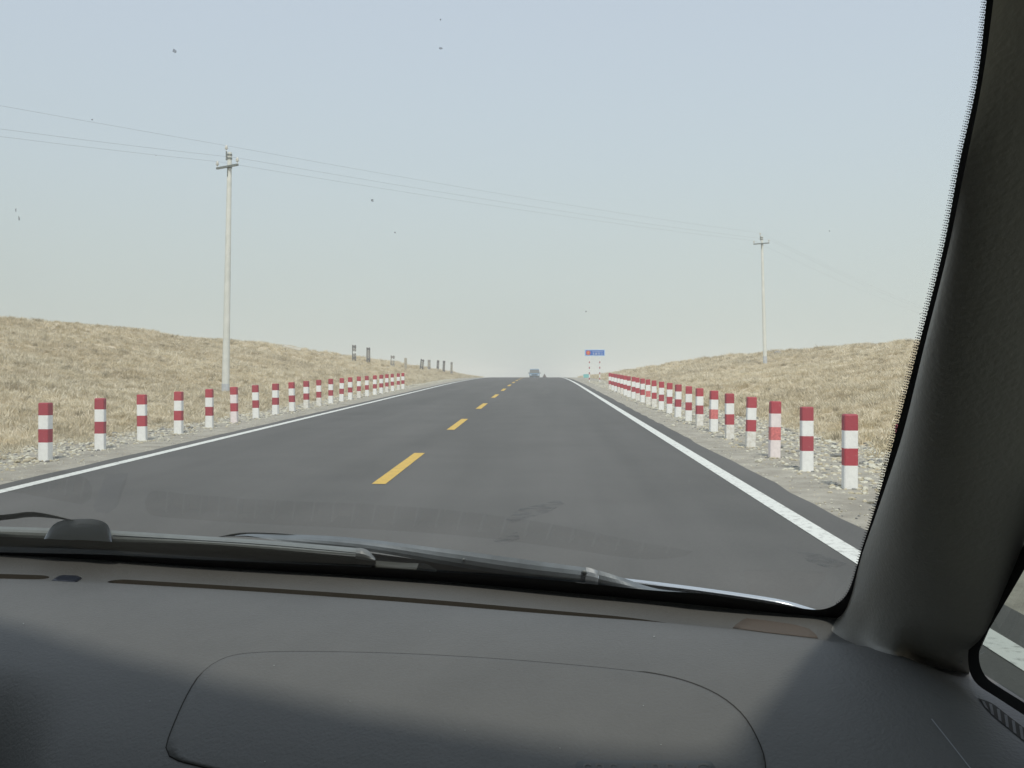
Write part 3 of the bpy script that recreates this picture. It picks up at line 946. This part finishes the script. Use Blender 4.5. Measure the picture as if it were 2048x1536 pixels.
# seam groove round it
V, F = [], []
n = len(O); cx = sum(p[0] for p in O) / n; cy_ = sum(p[1] for p in O) / n
for i, (px, py) in enumerate(O):
    a, b = Vector(O[(i + 1) % n]), Vector(O[i - 1]); t = (a - b).normalized(); nn = Vector((t.y, -t.x))
    if nn.dot(Vector((px - cx, py - cy_))) < 0: nn = -nn
    w_ = 2.4 if py > 1345 else .8
    V.append(onto(DBVH, px - nn.x * .6, py - nn.y * .6, .00165)); V.append(onto(DBVH, px + nn.x * w_, py + nn.y * w_, .0006))
for i in range(n):
    j = (i + 1) % n; F.append((2 * i, 2 * i + 1, 2 * j + 1, 2 * j))
clink("seam", V, F, M_SEAM, cov)
patch("speaker_grille", [(1465, 1256), (1475, 1246), (1492, 1236), (1530, 1240), (1590, 1249), (1618, 1257), (1633, 1270), (1637, 1277), (1600, 1273), (1530, 1265)], DBVH, .0012, M_BROWN, dash, rings=3, n=40, closed_smooth=False)
patch("light_sensor", [(103, 1161), (116, 1152), (126, 1150), (154, 1151), (164, 1156), (153, 1164)], DBVH, .006, mat("sensor_blue_black", (.03, .035, .05), .3), dash, rings=3, n=30, closed_smooth=False, skirt=.006)
# lettering pressed into the airbag cover: only its top edge shows in the photograph
TB = [(1152, 1548), (1152, 1525), (1160, 1520), (1300, 1521), (1418, 1521), (1428, 1527), (1430, 1548), (1420, 1562), (1300, 1563), (1160, 1560)]
lt, _ = patch("lettering_field", TB, DBVH, .0023, mat("lettering_field_dark", (.10, .105, .105), .6), cov, rings=3, n=50, closed_smooth=False, skirt=.0004)
fc = bpy.data.curves.new("lettering", 'FONT'); fc.body = "SRS AIRBAG"; fc.size = 1.0; fc.extrude = 0.0; fc.space_character = 1.1
fo = bpy.data.objects.new("lettering_curve", fc); COL.objects.link(fo)
bpy.context.view_layer.update()
me = bpy.data.meshes.new_from_object(fo.evaluated_get(bpy.context.evaluated_depsgraph_get()))
bpy.data.objects.remove(fo)
xsv = [v.co.x for v in me.vertices]; ysv = [v.co.y for v in me.vertices]
lx0, lx1, ly0, ly1 = min(xsv), max(xsv), min(ysv), max(ysv)
for v in me.vertices:
    px = 1166 + (v.co.x - lx0) / (lx1 - lx0) * (1418 - 1166); py = 1556 - (v.co.y - ly0) / (ly1 - ly0) * 30
    v.co = cl(onto(DBVH, px, py, .0028))
me.materials.clear(); me.materials.append(M_DASH)
lo = bpy.data.objects.new("lettering", me); COL.objects.link(lo); lo.parent = cov

M_FLECK = mat("dust_fleck", (.28, .29, .28), .9)
for px, py, q in ((47, 1247, 2), (1308, 1273, 2.2), (1322, 1489, 1.6), (530, 1523, 2.2), (548, 1331, 1.6), (1120, 1496, 1.8), (1287, 1411, 1.6), (300, 1402, 1.4), (860, 1262, 1.5), (1420, 1300, 1.4), (930, 1460, 1.4), (700, 1402, 1.3)):
    vv = [onto(DBVH, px + q * random.uniform(.6, 1.1) * math.cos(k * 1.2566), py + q * random.uniform(.5, 1) * math.sin(k * 1.2566), .0026) for k in range(5)]
    clink("dust_fleck", vv, [(0, 1, 2, 3, 4)], M_FLECK, dash)
# ---- windscreen
GB = smooth_tab([(-1.30, 1.47, 1.15), (-1.0, 1.59, 1.155), (-.735, 1.585, 1.155), (-.42, 1.495, 1.15), (-.107, 1.392, 1.15), (.13, 1.275, 1.15), (.33, 1.165, 1.15), (.41, 1.13, 1.155)])
GT = smooth_tab([(-1.12, .66, 1.69), (-.90, .76, 1.70), (-.60, .73, 1.70), (-.37, .60, 1.695), (-.14, .475, 1.69), (.05, .39, 1.685), (.15, .36, 1.675), (.215, .36, 1.665)])
V, F = [], []; NV = 16
for b, t in zip(GB, GT):
    pb, pt = cf(*b), cf(*t)
    for k in range(NV + 1):
        s = k / NV
        p = pb.lerp(pt, s)
        p += (Vector((0, .30, .42)) * 0.07) * math.sin(math.pi * s) * .5
        V.append(p)
w = NV + 1
for j in range(len(GB) - 1):
    for k in range(NV):
        F.append((j * w + k, (j + 1) * w + k, (j + 1) * w + k + 1, j * w + k + 1))
XV, XF = [], []
for b, t in zip(GB, GT):
    pb, pt = cf(*b), cf(*t)
    for k in range(NV + 9):
        s = (k - 8) / NV
        XV.append(pb.lerp(pt, s) + (Vector((0, .30, .42)) * 0.07) * math.sin(math.pi * max(s, -.5)) * .5)
wx = NV + 9
for j in range(len(GB) - 1):
    for k in range(wx - 1):
        XF.append((j * wx + k, (j + 1) * wx + k, (j + 1) * wx + k + 1, j * wx + k + 1))
GBVH = BVHTree.FromPolygons([tuple(v) for v in XV], XF)
def glass_mat(name, tint, k):
    m = bpy.data.materials.new(name); m.use_nodes = True
    n, l = m.node_tree.nodes, m.node_tree.links; n.remove(n["Principled BSDF"])
    tr = n.new("ShaderNodeBsdfTransparent"); tr.inputs[0].default_value = (*tint, 1)
    gl = n.new("ShaderNodeBsdfGlossy"); gl.inputs['Roughness'].default_value = .0
    lw = n.new("ShaderNodeLayerWeight"); lw.inputs[0].default_value = .5
    pw = n.new("ShaderNodeMath"); pw.operation = 'POWER'; pw.inputs[1].default_value = 5
    l.new(lw.outputs['Facing'], pw.inputs[0])
    ma = n.new("ShaderNodeMath"); ma.operation = 'MULTIPLY_ADD'; ma.inputs[1].default_value = .96 * k; ma.inputs[2].default_value = .04 * k
    l.new(pw.outputs[0], ma.inputs[0])
    mi = n.new("ShaderNodeMixShader"); l.new(ma.outputs[0], mi.inputs[0]); l.new(tr.outputs[0], mi.inputs[1]); l.new(gl.outputs[0], mi.inputs[2])
    l.new(mi.outputs[0], n["Material Output"].inputs[0])
    return m
M_GLASS = glass_mat("windscreen_glass", (.93, .95, .932), 1.4)
M_SGLASS = glass_mat("side_glass", (.50, .54, .51), 1.3)
ws = clink("windscreen", V, F, M_GLASS, smooth=True)
# black border of the glass: bottom edge, rounded corner and up the pillar
IN = [(-700, 1100), (-300, 1097), (-30, 1103), (0, 1104.5), (200, 1109), (400, 1119), (750, 1135), (900, 1146), (1100, 1160), (1300, 1180), (1400, 1187), (1500, 1201), (1580, 1213), (1625, 1219), (1652, 1217), (1676, 1206), (1692, 1190),
      (1703, 1168), (1713, 1135), (1723, 1100), (1755, 1000), (1796, 850), (1835, 700), (1886, 500), (1919, 325), (1954, 163), (1973, 0), (1980, -60)]
OUT = [(-700, 1122), (-300, 1118), (-30, 1122), (0, 1123), (200, 1130), (400, 1138), (750, 1158), (900, 1170), (1100, 1190), (1300, 1215), (1400, 1226), (1500, 1240), (1580, 1250), (1640, 1262), (1680, 1255), (1715, 1235), (1730, 1210),
       (1738, 1180), (1746, 1140), (1752, 1105), (1785, 1005), (1828, 855), (1866, 705), (1915, 503), (1950, 328), (1985, 165), (2005, 0), (2012, -60)]
V, F = [], []
I2, O2 = smooth_tab(IN), smooth_tab(OUT)
for p, q_ in zip(I2, O2):
    V += [onto(GBVH, *p, .004), onto(GBVH, *q_, .004)]
for j in range(len(I2) - 1): F.append((2 * j, 2 * j + 1, 2 * j + 3, 2 * j + 2))
clink("glass_border", V, F, M_BLACK, ws)
# fringe of small dots beside the border
V, F = [], []
def hexd(px, py, r_):
    i = len(V)
    for k in range(6):
        V.append(onto(GBVH, px + r_ * math.cos(k * 1.0472), py + r_ * math.sin(k * 1.0472), .003))
    F.append(tuple(range(i, i + 6)))
edge = [p for p in I2 if p[1] < 1210 and p[0] > 1600]
edge = resample(edge, 262)
for j in range(1, len(edge) - 1):
    a, b = Vector(edge[j + 1]), Vector(edge[j - 1]); t = (a - b).normalized(); nn = Vector((t.y, -t.x))
    if nn.x > 0: nn = -nn
    kk = smooth01((1210 - edge[j][1]) / 350)
    for c in range(3):
        off = (.9 + c * 3.6) * (.35 + .65 * kk) + (0 if j % 2 else 1.8 * kk)
        hexd(edge[j][0] + nn.x * off, edge[j][1] + nn.y * off, (2.0 - .42 * c) * (.5 + .5 * kk))
o = clink("dot_fringe", V, F, mat("frit_dots", (.05, .035, .06), .6), ws); tag(o, kind='stuff')
# dirt specks on the glass
M_SPK = mat("bug_dirt", (.42, .41, .40), .9); M_SPK.node_tree.nodes['Principled BSDF'].inputs['Alpha'].default_value = .5
for px, py, w_, h_ in ((882, 97, 5, 3), (881, 39, 2, 3), (349, 102, 4, 5), (745, 401, 3.5, 3), (38, 436, 2.5, 6), (32, 420, 1.5, 5), (790, 465, 2, 2), (184, 239, 2.5, 2), (312, 311, 1.6, 1.4), (1172, 623, 1.6, 2), (1659, 462, 1.8, 1.5), (1840, 628, 2, 1.5)):
    V = []
    for k in range(9):
        a = k * 2 * math.pi / 9; s = random.uniform(.5, 1.15)
        V.append(onto(GBVH, px + w_ * s * math.cos(a), py + h_ * s * math.sin(a), .002))
    clink("dirt_speck", V, [tuple(range(9))], M_SPK, ws)

# ---- right pillar trim
def pd(y):
    s = (768 - y) / FPX; t = (.24 + 1.15 * s) / (.65 + s); return 1.15 - t - .018
def Rt(t): return cf(.398 - .05 * t, .954 - .9 * t, 1.160 + t)
LP = [(1638, 1251), (1672, 1236), (1691, 1220), (1699, 1198), (1706, 1172), (1715, 1140), (1728, 1095), (1745, 1050), (1762, 1000), (1788, 925), (1812, 850), (1846, 700), (1872, 600), (1897, 500), (1916, 405), (1932, 325), (1967, 163), (1987, 0), (2008, -170)]
# bottom curve on the dash
BC = resample(smooth_tab([(1638, 1251), (1680, 1274), (1730, 1294), (1800, 1314), (1870, 1328), (1938, 1342)]), 15)
rows = [[onto(DBVH, x, y, .001) for x, y in BC]]
rows = [[p + Vector((0, 0, -.012)) for p in rows[0]]] + rows
for i, (px, py) in enumerate(LP[1:], 1):
    Lp = at(px, py, pd(py))
    tR = np.interp(i, [0, 4, 7, 10, 13, 17, 18], [0.0, .04, .10, .22, .38, .60, .70])
    Rp = Rt(float(tR))
    kb = .55 + .45 * smooth01((i - 3) / 6); M_ = (Lp + Rp) / 2 - RGT * .08 * kb - FWD * .07 * kb
    r_ = []
    for k in range(15):
        t = k / 14
        r_.append(Lp * (1 - t) ** 2 + M_ * 2 * t * (1 - t) + Rp * t * t)
    fl = max(0, 1 - i / 4.0)              # flare onto the dash
    if fl > 0:
        r_ = [p.lerp(rows[1][k], fl * .75) if k else p for k, p in enumerate(r_)]
    rows.append(r_)
V, F = [], []
row_add(rows)
pt = clink("pillar_trim", V, F, M_TRIM, smooth=True)
sm = pt.modifiers.new("sub", 'SUBSURF'); sm.levels = 1; sm.render_levels = 2
# outer skin of the pillar (body side), so that it is a solid member
V, F = [], []
rows = []
for i in range(8):
    t = .74 * i / 7
    a = cf(.385 - .23 * t + .02, 1.165 - t, 1.15 + .65 * t); b = Rt(t * .9) + FWD * .03 + RGT * .004; c = (a + b) / 2 + RGT * .02 + FWD * .015
    rows.append([a, c, b])
row_add(rows); clink("pillar_outer", V, F, M_PAINT)
# ---- side window, gasket, door
V, F = [], []
rows = [[cf(.402 - .05 * (z - 1.151), d, z) for z in (1.10, 1.25, 1.4, 1.55, 1.67)] for d in (1.03, .8, .5, .2, -.1)]
row_add(rows)
SB = BVHTree.FromPolygons([tuple(v) for v in V], F)
rows2 = [[Rt(t * .5) + RGT * .009 + FWD * .02 for t in (0, .25, .5, .75, 1)] + [],
         [cf(.402 - .05 * (z - 1.151), -.1, z) for z in (1.151, 1.28, 1.41, 1.54, 1.66)]]
V, F = [], []; row_add(rows2)
sw = clink("side_window", V, F, M_SGLASS)
GI = [(2140, 975), (2048, 1140), (2010, 1205), (1976, 1263), (1962, 1290), (1958, 1315), (1963, 1338), (1976, 1358), (2003, 1377), (2048, 1405), (2200, 1500)]
GO = [(2120, 960), (2035, 1112), (1990, 1192), (1955, 1255), (1940, 1285), (1936, 1318), (1941, 1348), (1957, 1371), (1992, 1394), (2040, 1425), (2190, 1522)]
ribbon("window_gasket", GI, GO, SB, .012, M_GASK, sw, n=70, rows=2)
# door panel below the sill, and dash side vent
rows = [[cf(.405, d, 1.135), cf(.455, d, 1.11), cf(.47, d, .9), cf(.45, d, .42)] for d in (1.15, .9, .5, .2, -.1)]
V, F = [], []; row_add(rows); dp = clink("door_panel", V, F, M_TRIM, smooth=True)
# demister vent near the door: long slot with slats, out of a dark base
M_SLAT = mat('slat_dark', (.06, .06, .058), .6)
SVA, SVB = [(1956, 1396), (1985, 1407), (2020, 1434), (2065, 1468)], [(1960, 1402), (1982, 1428), (2018, 1458), (2060, 1492)]
sv = ribbon("side_vent", SVA, SVB, DBVH, .0012, M_SEAM, dash, n=24)
for i in range(7):
    t = (i + .6) / 7.2
    (ax, ay), (bx, by) = resample(SVA, 50)[int(t * 49)], resample(SVB, 50)[min(49, int(t * 49) + 4)]
    P = [onto(DBVH, ax - 3, ay + 1, .0022), onto(DBVH, ax + 3, ay + 3, .0022), onto(DBVH, bx + 3, by, .0022), onto(DBVH, bx - 3, by - 3, .0022)]
    clink("vent_slat", P, [(0, 1, 2, 3)], M_SLAT, sv)
ribbon("dash_end_seam", [(1862, 1438), (1900, 1486), (1950, 1550)], [(1864, 1437), (1902, 1485), (1952, 1549)], DBVH, .0008, mat("seam_pale", (.3, .31, .32), .5), dash, n=20)

# ---- wipers, cowl and hood edge (outside the glass)
def solid(name, A, B, beyond, th, m, parent, n=40, bulge=.004, rows=4, tilt=0.0):
    """a long moulded piece between two edges, lying just outside the glass"""
    A, B = resample(cr(A), n), resample(cr(B), n)
    V, F = [], []
    W_ = rows + 1
    for (ax, ay), (bx, by) in zip(A, B):
        for k in range(W_):
            t = k / rows
            V.append(onto(GBVH, ax + (bx - ax) * t, ay + (by - ay) * t, -beyond - tilt * (1 - t) + bulge * math.sin(math.pi * t)))
        V.append(onto(GBVH, bx, by, -beyond - th)); V.append(onto(GBVH, ax, ay, -beyond - th - tilt))
    w = W_ + 2
    for j in range(n - 1):
        for k in range(w):
            F.append((j * w + k, j * w + (k + 1) % w, (j + 1) * w + (k + 1) % w, (j + 1) * w + k))
    F.append(tuple(range(w))[::-1]); F.append(tuple((n - 1) * w + k for k in range(w)))
    o = clink(name, V, F, m, parent, smooth=False)
    return o
def cempty(name, px, py):
    e = bpy.data.objects.new(name, None); e.empty_display_size = .05; COL.objects.link(e); e.parent = car
    return e
wl_ = cempty("wiper", 0, 0); wl_["label"] = "left wiper with its broad pale blade"
solid("blade_rubber", [(-320, 1062), (0, 1073), (225, 1083), (400, 1090), (600, 1106), (745, 1117)], [(-320, 1083), (0, 1093), (225, 1101), (400, 1113), (600, 1125), (746, 1132)], .022, .02, M_RUB, wl_, bulge=.002, tilt=.006)
solid("blade_spoiler", [(-320, 1044), (0, 1053), (100, 1056), (225, 1061), (400, 1072), (550, 1082), (714, 1096)], [(-320, 1062), (0, 1073), (225, 1083), (400, 1088), (550, 1099), (712, 1112)], .024, .02, M_WIPL, wl_, bulge=.006, tilt=.035)
solid("blade_ridge", [(225, 1070), (400, 1080), (550, 1090), (712, 1105)], [(225, 1072.5), (400, 1082), (550, 1092), (712, 1107)], .018, .004, M_WIPG, wl_, bulge=.001)
solid("blade_groove", [(225, 1083), (400, 1088), (550, 1099), (712, 1113)], [(225, 1085), (400, 1091), (550, 1102), (712, 1116)], .0195, .004, M_RUB, wl_, bulge=.0)
solid("blade_cap", [(712, 1095.5), (724, 1096), (738, 1102), (748, 1113), (751, 1118)], [(711, 1117), (722, 1119), (735, 1121), (746, 1121), (751, 1120)], .019, .03, mat("cap_grey", (.16, .17, .17), .45), wl_, bulge=.008, n=20, tilt=.03)
solid("blade_cap_foot", [(714, 1119), (735, 1121), (751, 1119)], [(716, 1131), (738, 1133), (752, 1127)], .021, .02, M_RUB, wl_, bulge=.002, n=12)
solid("hub_cover", [(88, 1077), (98, 1060), (110, 1047), (128, 1040), (155, 1038), (185, 1038), (208, 1044), (219, 1056), (224, 1081)], [(88, 1078), (100, 1078), (118, 1079), (140, 1080), (160, 1080), (180, 1081), (200, 1082), (214, 1083), (224, 1084)], .008, .05, mat('hub_grey', (.42, .45, .49), .5), wl_, bulge=.004, n=40, rows=8, tilt=.022)
solid("arm_rod", [(-320, 1060), (0, 1030), (40, 1025), (70, 1024), (110, 1031), (152, 1041)], [(-320, 1072), (0, 1041), (40, 1036), (70, 1034), (110, 1037), (152, 1043)], .03, .015, M_RUB, wl_, bulge=.003)
solid("second_blade_tip", [(752, 1121), (800, 1125), (842, 1127), (858, 1130), (873, 1140)], [(740, 1136), (790, 1139), (832, 1143), (850, 1145), (872, 1144)], .034, .015, mat("tip_grey", (.055, .058, .052), .5), wl_, bulge=.004, n=20, tilt=.03)
solid("second_blade_end", [(838, 1125.5), (850, 1127), (862, 1132), (873, 1140)], [(832, 1142), (845, 1144), (860, 1145), (873, 1143)], .030, .01, M_WIPG, wl_, bulge=.002, n=12)
wr = cempty("wiper", 0, 0); wr["label"] = "right wiper arm lying along the base of the glass"
solid("arm", [(470, 1071), (500, 1067), (560, 1068), (700, 1075), (900, 1099), (1050, 1119), (1178, 1136)], [(470, 1072), (500, 1072), (560, 1082), (740, 1103), (900, 1131), (1050, 1155), (1180, 1167)], .085, .02, M_WIPG, wr, bulge=.005, n=60, tilt=.035)
solid("arm_tip", [(438, 1073), (470, 1067), (500, 1065), (560, 1067), (640, 1074)], [(438, 1074), (470, 1073), (500, 1074), (560, 1080), (640, 1086)], .118, .01, M_RUB, wr, bulge=.002, n=20)
solid("arm_lower_strip", [(740, 1106), (870, 1124), (1000, 1146), (1150, 1162)], [(745, 1124), (870, 1146), (1000, 1162), (1150, 1172)], .13, .015, M_RUB, wr, bulge=.001)  # dark strip filling the gap along the arm's lower edge
solid("hinge", [(1172, 1134), (1180, 1136), (1190, 1139), (1197, 1142)], [(1170, 1167), (1180, 1169), (1190, 1170), (1196, 1171)], .080, .03, mat("hinge_grey", (.20, .22, .24), .4, var=.2, vscale=60), wr, bulge=.004, n=10, tilt=.035)
solid("arm_base_cover", [(1198, 1141), (1212, 1145), (1250, 1157), (1290, 1171), (1330, 1180), (1420, 1190)], [(1196, 1175), (1215, 1178), (1250, 1182), (1290, 1187), (1330, 1192), (1420, 1200)], .082, .03, M_WIPG, wr, bulge=.005, n=30, tilt=.03)
for px, py, r_ in ((927, 1120, 2.6), (1168, 1146, 4.5)):
    V = [onto(GBVH, px + r_ * math.cos(k * .5236), py + r_ * math.sin(k * .5236), -.094) for k in range(12)] + [onto(GBVH, px, py, -.091)]
    V += [onto(GBVH, px + 1.4 * r_ * math.cos(k * .5236), py + 1.4 * r_ * math.sin(k * .5236), -.100) for k in range(12)]
    F = [(k, (k + 1) % 12, 12) for k in range(12)] + [(k, 13 + k, 13 + (k + 1) % 12, (k + 1) % 12) for k in range(12)]
    clink("rivet", V, F, M_WIPL, wr, smooth=True)
solid("cowl", [(-600, 1086), (-60, 1090), (200, 1098), (500, 1113), (800, 1136), (1000, 1156), (1200, 1178), (1300, 1186)], [(-600, 1150), (-60, 1150), (200, 1150), (500, 1165), (800, 1185), (1000, 1200), (1200, 1220), (1300, 1235)], .17, .03, M_COWL, car, bulge=.004)
HB = [(1180, 1150), (1262, 1158), (1330, 1166), (1400, 1175), (1500, 1189), (1570, 1201), (1625, 1217), (1660, 1228)]
HC = [(1180, 1172), (1262, 1178), (1330, 1184), (1400, 1192), (1500, 1207), (1570, 1219), (1625, 1232), (1660, 1242)]
solid("hood_edge", HB, HC, .18, .03, M_PAINT, car, bulge=.014, rows=8)
# hood, body, roof
V, F = [], []
rows = []
for a in np.linspace(-1.3, .46, 15):
    c = 1 - ((a + .42) / .9) ** 2 * .5
    rows.append([cf(a, d, z + .04 * (c - 1)) for d, z in ((1.62, 1.02), (1.75, 1.035), (2.0, .99), (2.3, .91), (2.6, .80), (2.75, .70), (2.8, .50))])
row_add(rows); clink("hood", V, F, M_PAINT, smooth=True)
def cbox(name, a0, a1, d0, d1, z0, z1, m, bev=.0):
    bm = bmesh.new(); b_box(bm, a0, a1, d0, d1, z0, z1, bev=bev)
    for v in bm.verts: v.co = cl(cf(v.co.x, v.co.y, v.co.z))
    return from_bm(name, bm, m, car)
for a_, nm in ((.475, "right_body_side"), (-1.36, "left_body_side")):
    prof = [(-3.0, .32), (2.7, .32), (2.7, .76), (2.0, .90), (1.35, .96), (1.12, 1.0), (1.05, 1.09), (-3.0, 1.10)]
    vs = [cf(a_, d, z) for d, z in prof] + [cf(a_ + .025, d, z) for d, z in prof]
    fs = [tuple(range(8)), tuple(range(15, 7, -1))] + [(i, (i + 1) % 8, 8 + (i + 1) % 8, 8 + i) for i in range(8)]
    clink(nm, vs, fs, M_PAINT)
cbox("rear_wall", -1.33, .47, -3.0, -2.95, .32, 1.70, M_LINER)
cbox("floor_pan", -1.33, .47, -2.94, 2.6, .30, .34, M_LINER)
cbox("rear_side_trim", .44, .47, -2.94, -.10, 1.101, 1.68, M_LINER)
cbox("rear_side_trim", -1.33, -1.30, -2.94, -.10, 1.101, 1.68, M_LINER)
cbox("firewall", -1.33, .44, .62, .66, .35, .86, M_LINER)
for a in (-1.33, .20):
    for d in (1.95, -2.1):
        bm = bmesh.new(); b_cyl(bm, cl(cf(a + .02, d, .33)), cl(cf(a + .24, d, .33)), .33, .33, 28); wh = from_bm("wheel", bm, M_TIRE, car)
        bm = bmesh.new(); b_cyl(bm, cl(cf(a - .0, d, .33)), cl(cf(a + .26, d, .33)), .2, .2, 20); from_bm("rim", bm, M_RIM, wh)
GT = GT + [(.32, .43, 1.66), (.46, .52, 1.64)]
# roof lining following the top of the glass
V, F = [], []
rows = []
for a, d, z in GT:
    rows.append([cf(a, d + .035, z - .012), cf(a, d + .0, z - .03), cf(a, d - .08, z + .005), cf(a, d - .2, 1.73), cf(a, -.4, 1.75), cf(a, -1.6, 1.75), cf(a, -2.98, 1.70)])
row_add(rows); clink("roof_lining", V, F, M_LINER, smooth=True)
V, F = [], []
rows = []
for a, d, z in GT:
    rows.append([cf(a, d + .045, z + .004), cf(a, d - .08, z + .03), cf(a, d - .3, 1.76), cf(a, -.4, 1.78), cf(a, -1.6, 1.78), cf(a, -3.0, 1.73)])
row_add(rows); clink("roof", V, F, M_PAINT, smooth=True)
# cant rails closing roof to sides, right and left
for side, x_in in ((1, 1), (-1, -1)):
    V, F = [], []
    rows = []
    for t in np.linspace(0, 1, 8):
        d = .54 - 3.49 * t if side > 0 else .70 - 3.65 * t
        if side > 0:
            a_top, a_bot = .42, .46
            z_b = 1.59
        else:
            a_top = float(np.interp(t, [0, .25, .6, 1], [-1.11, -1.2, -1.4, -1.45])); a_bot = -1.33; z_b = 1.62
        rows.append([cf(a_top - .02 * side, d, 1.745), cf((a_top + a_bot) / 2 + .03 * side, d, 1.70), cf(a_bot, d, z_b)])
    row_add(rows); clink("cant_rail", V, F, M_LINER)
# left pillar and left window
V, F = [], []
rows = [[cf(-1.28, 1.50, 1.13), cf(-1.33, 1.42, 1.13), cf(-1.35, 1.30, 1.12)], [cf(-1.10, .64, 1.70), cf(-1.14, .60, 1.70), cf(-1.18, .48, 1.69)]]
row_add(rows); clink("left_pillar", V, F, M_TRIM)
V, F = [], []
rows = [[cf(-1.345, 1.30, 1.10), cf(-1.345, -.1, 1.10)], [cf(-1.22, .5, 1.66), cf(-1.30, -.1, 1.66)]]
row_add(rows); clink("left_window", V, F, M_SGLASS)
rows = [[cf(-1.33, d, 1.11), cf(-1.31, d, .9), cf(-1.32, d, .42)] for d in (1.4, .6, -.1)]
V, F = [], []; row_add(rows); clink("left_door_panel", V, F, M_TRIM)

# ------------------------------------------------------------ haze
HZ = bpy.data.materials.new("dusty_air"); HZ.use_nodes = True
hn, hl = HZ.node_tree.nodes, HZ.node_tree.links
hn.remove(hn["Principled BSDF"])
pv = hn.new("ShaderNodeVolumePrincipled")
pv.inputs['Color'].default_value = (0.99, 0.99, 0.975, 1)
pv.inputs['Density'].default_value = 0.0018
pv.inputs['Anisotropy'].default_value = 0.0
hl.new(pv.outputs[0], hn["Material Output"].inputs['Volume'])
hz = box_obj("haze", (-395, 395, -55, 1000, -20, 13.2), HZ)
tag(hz, kind='stuff')
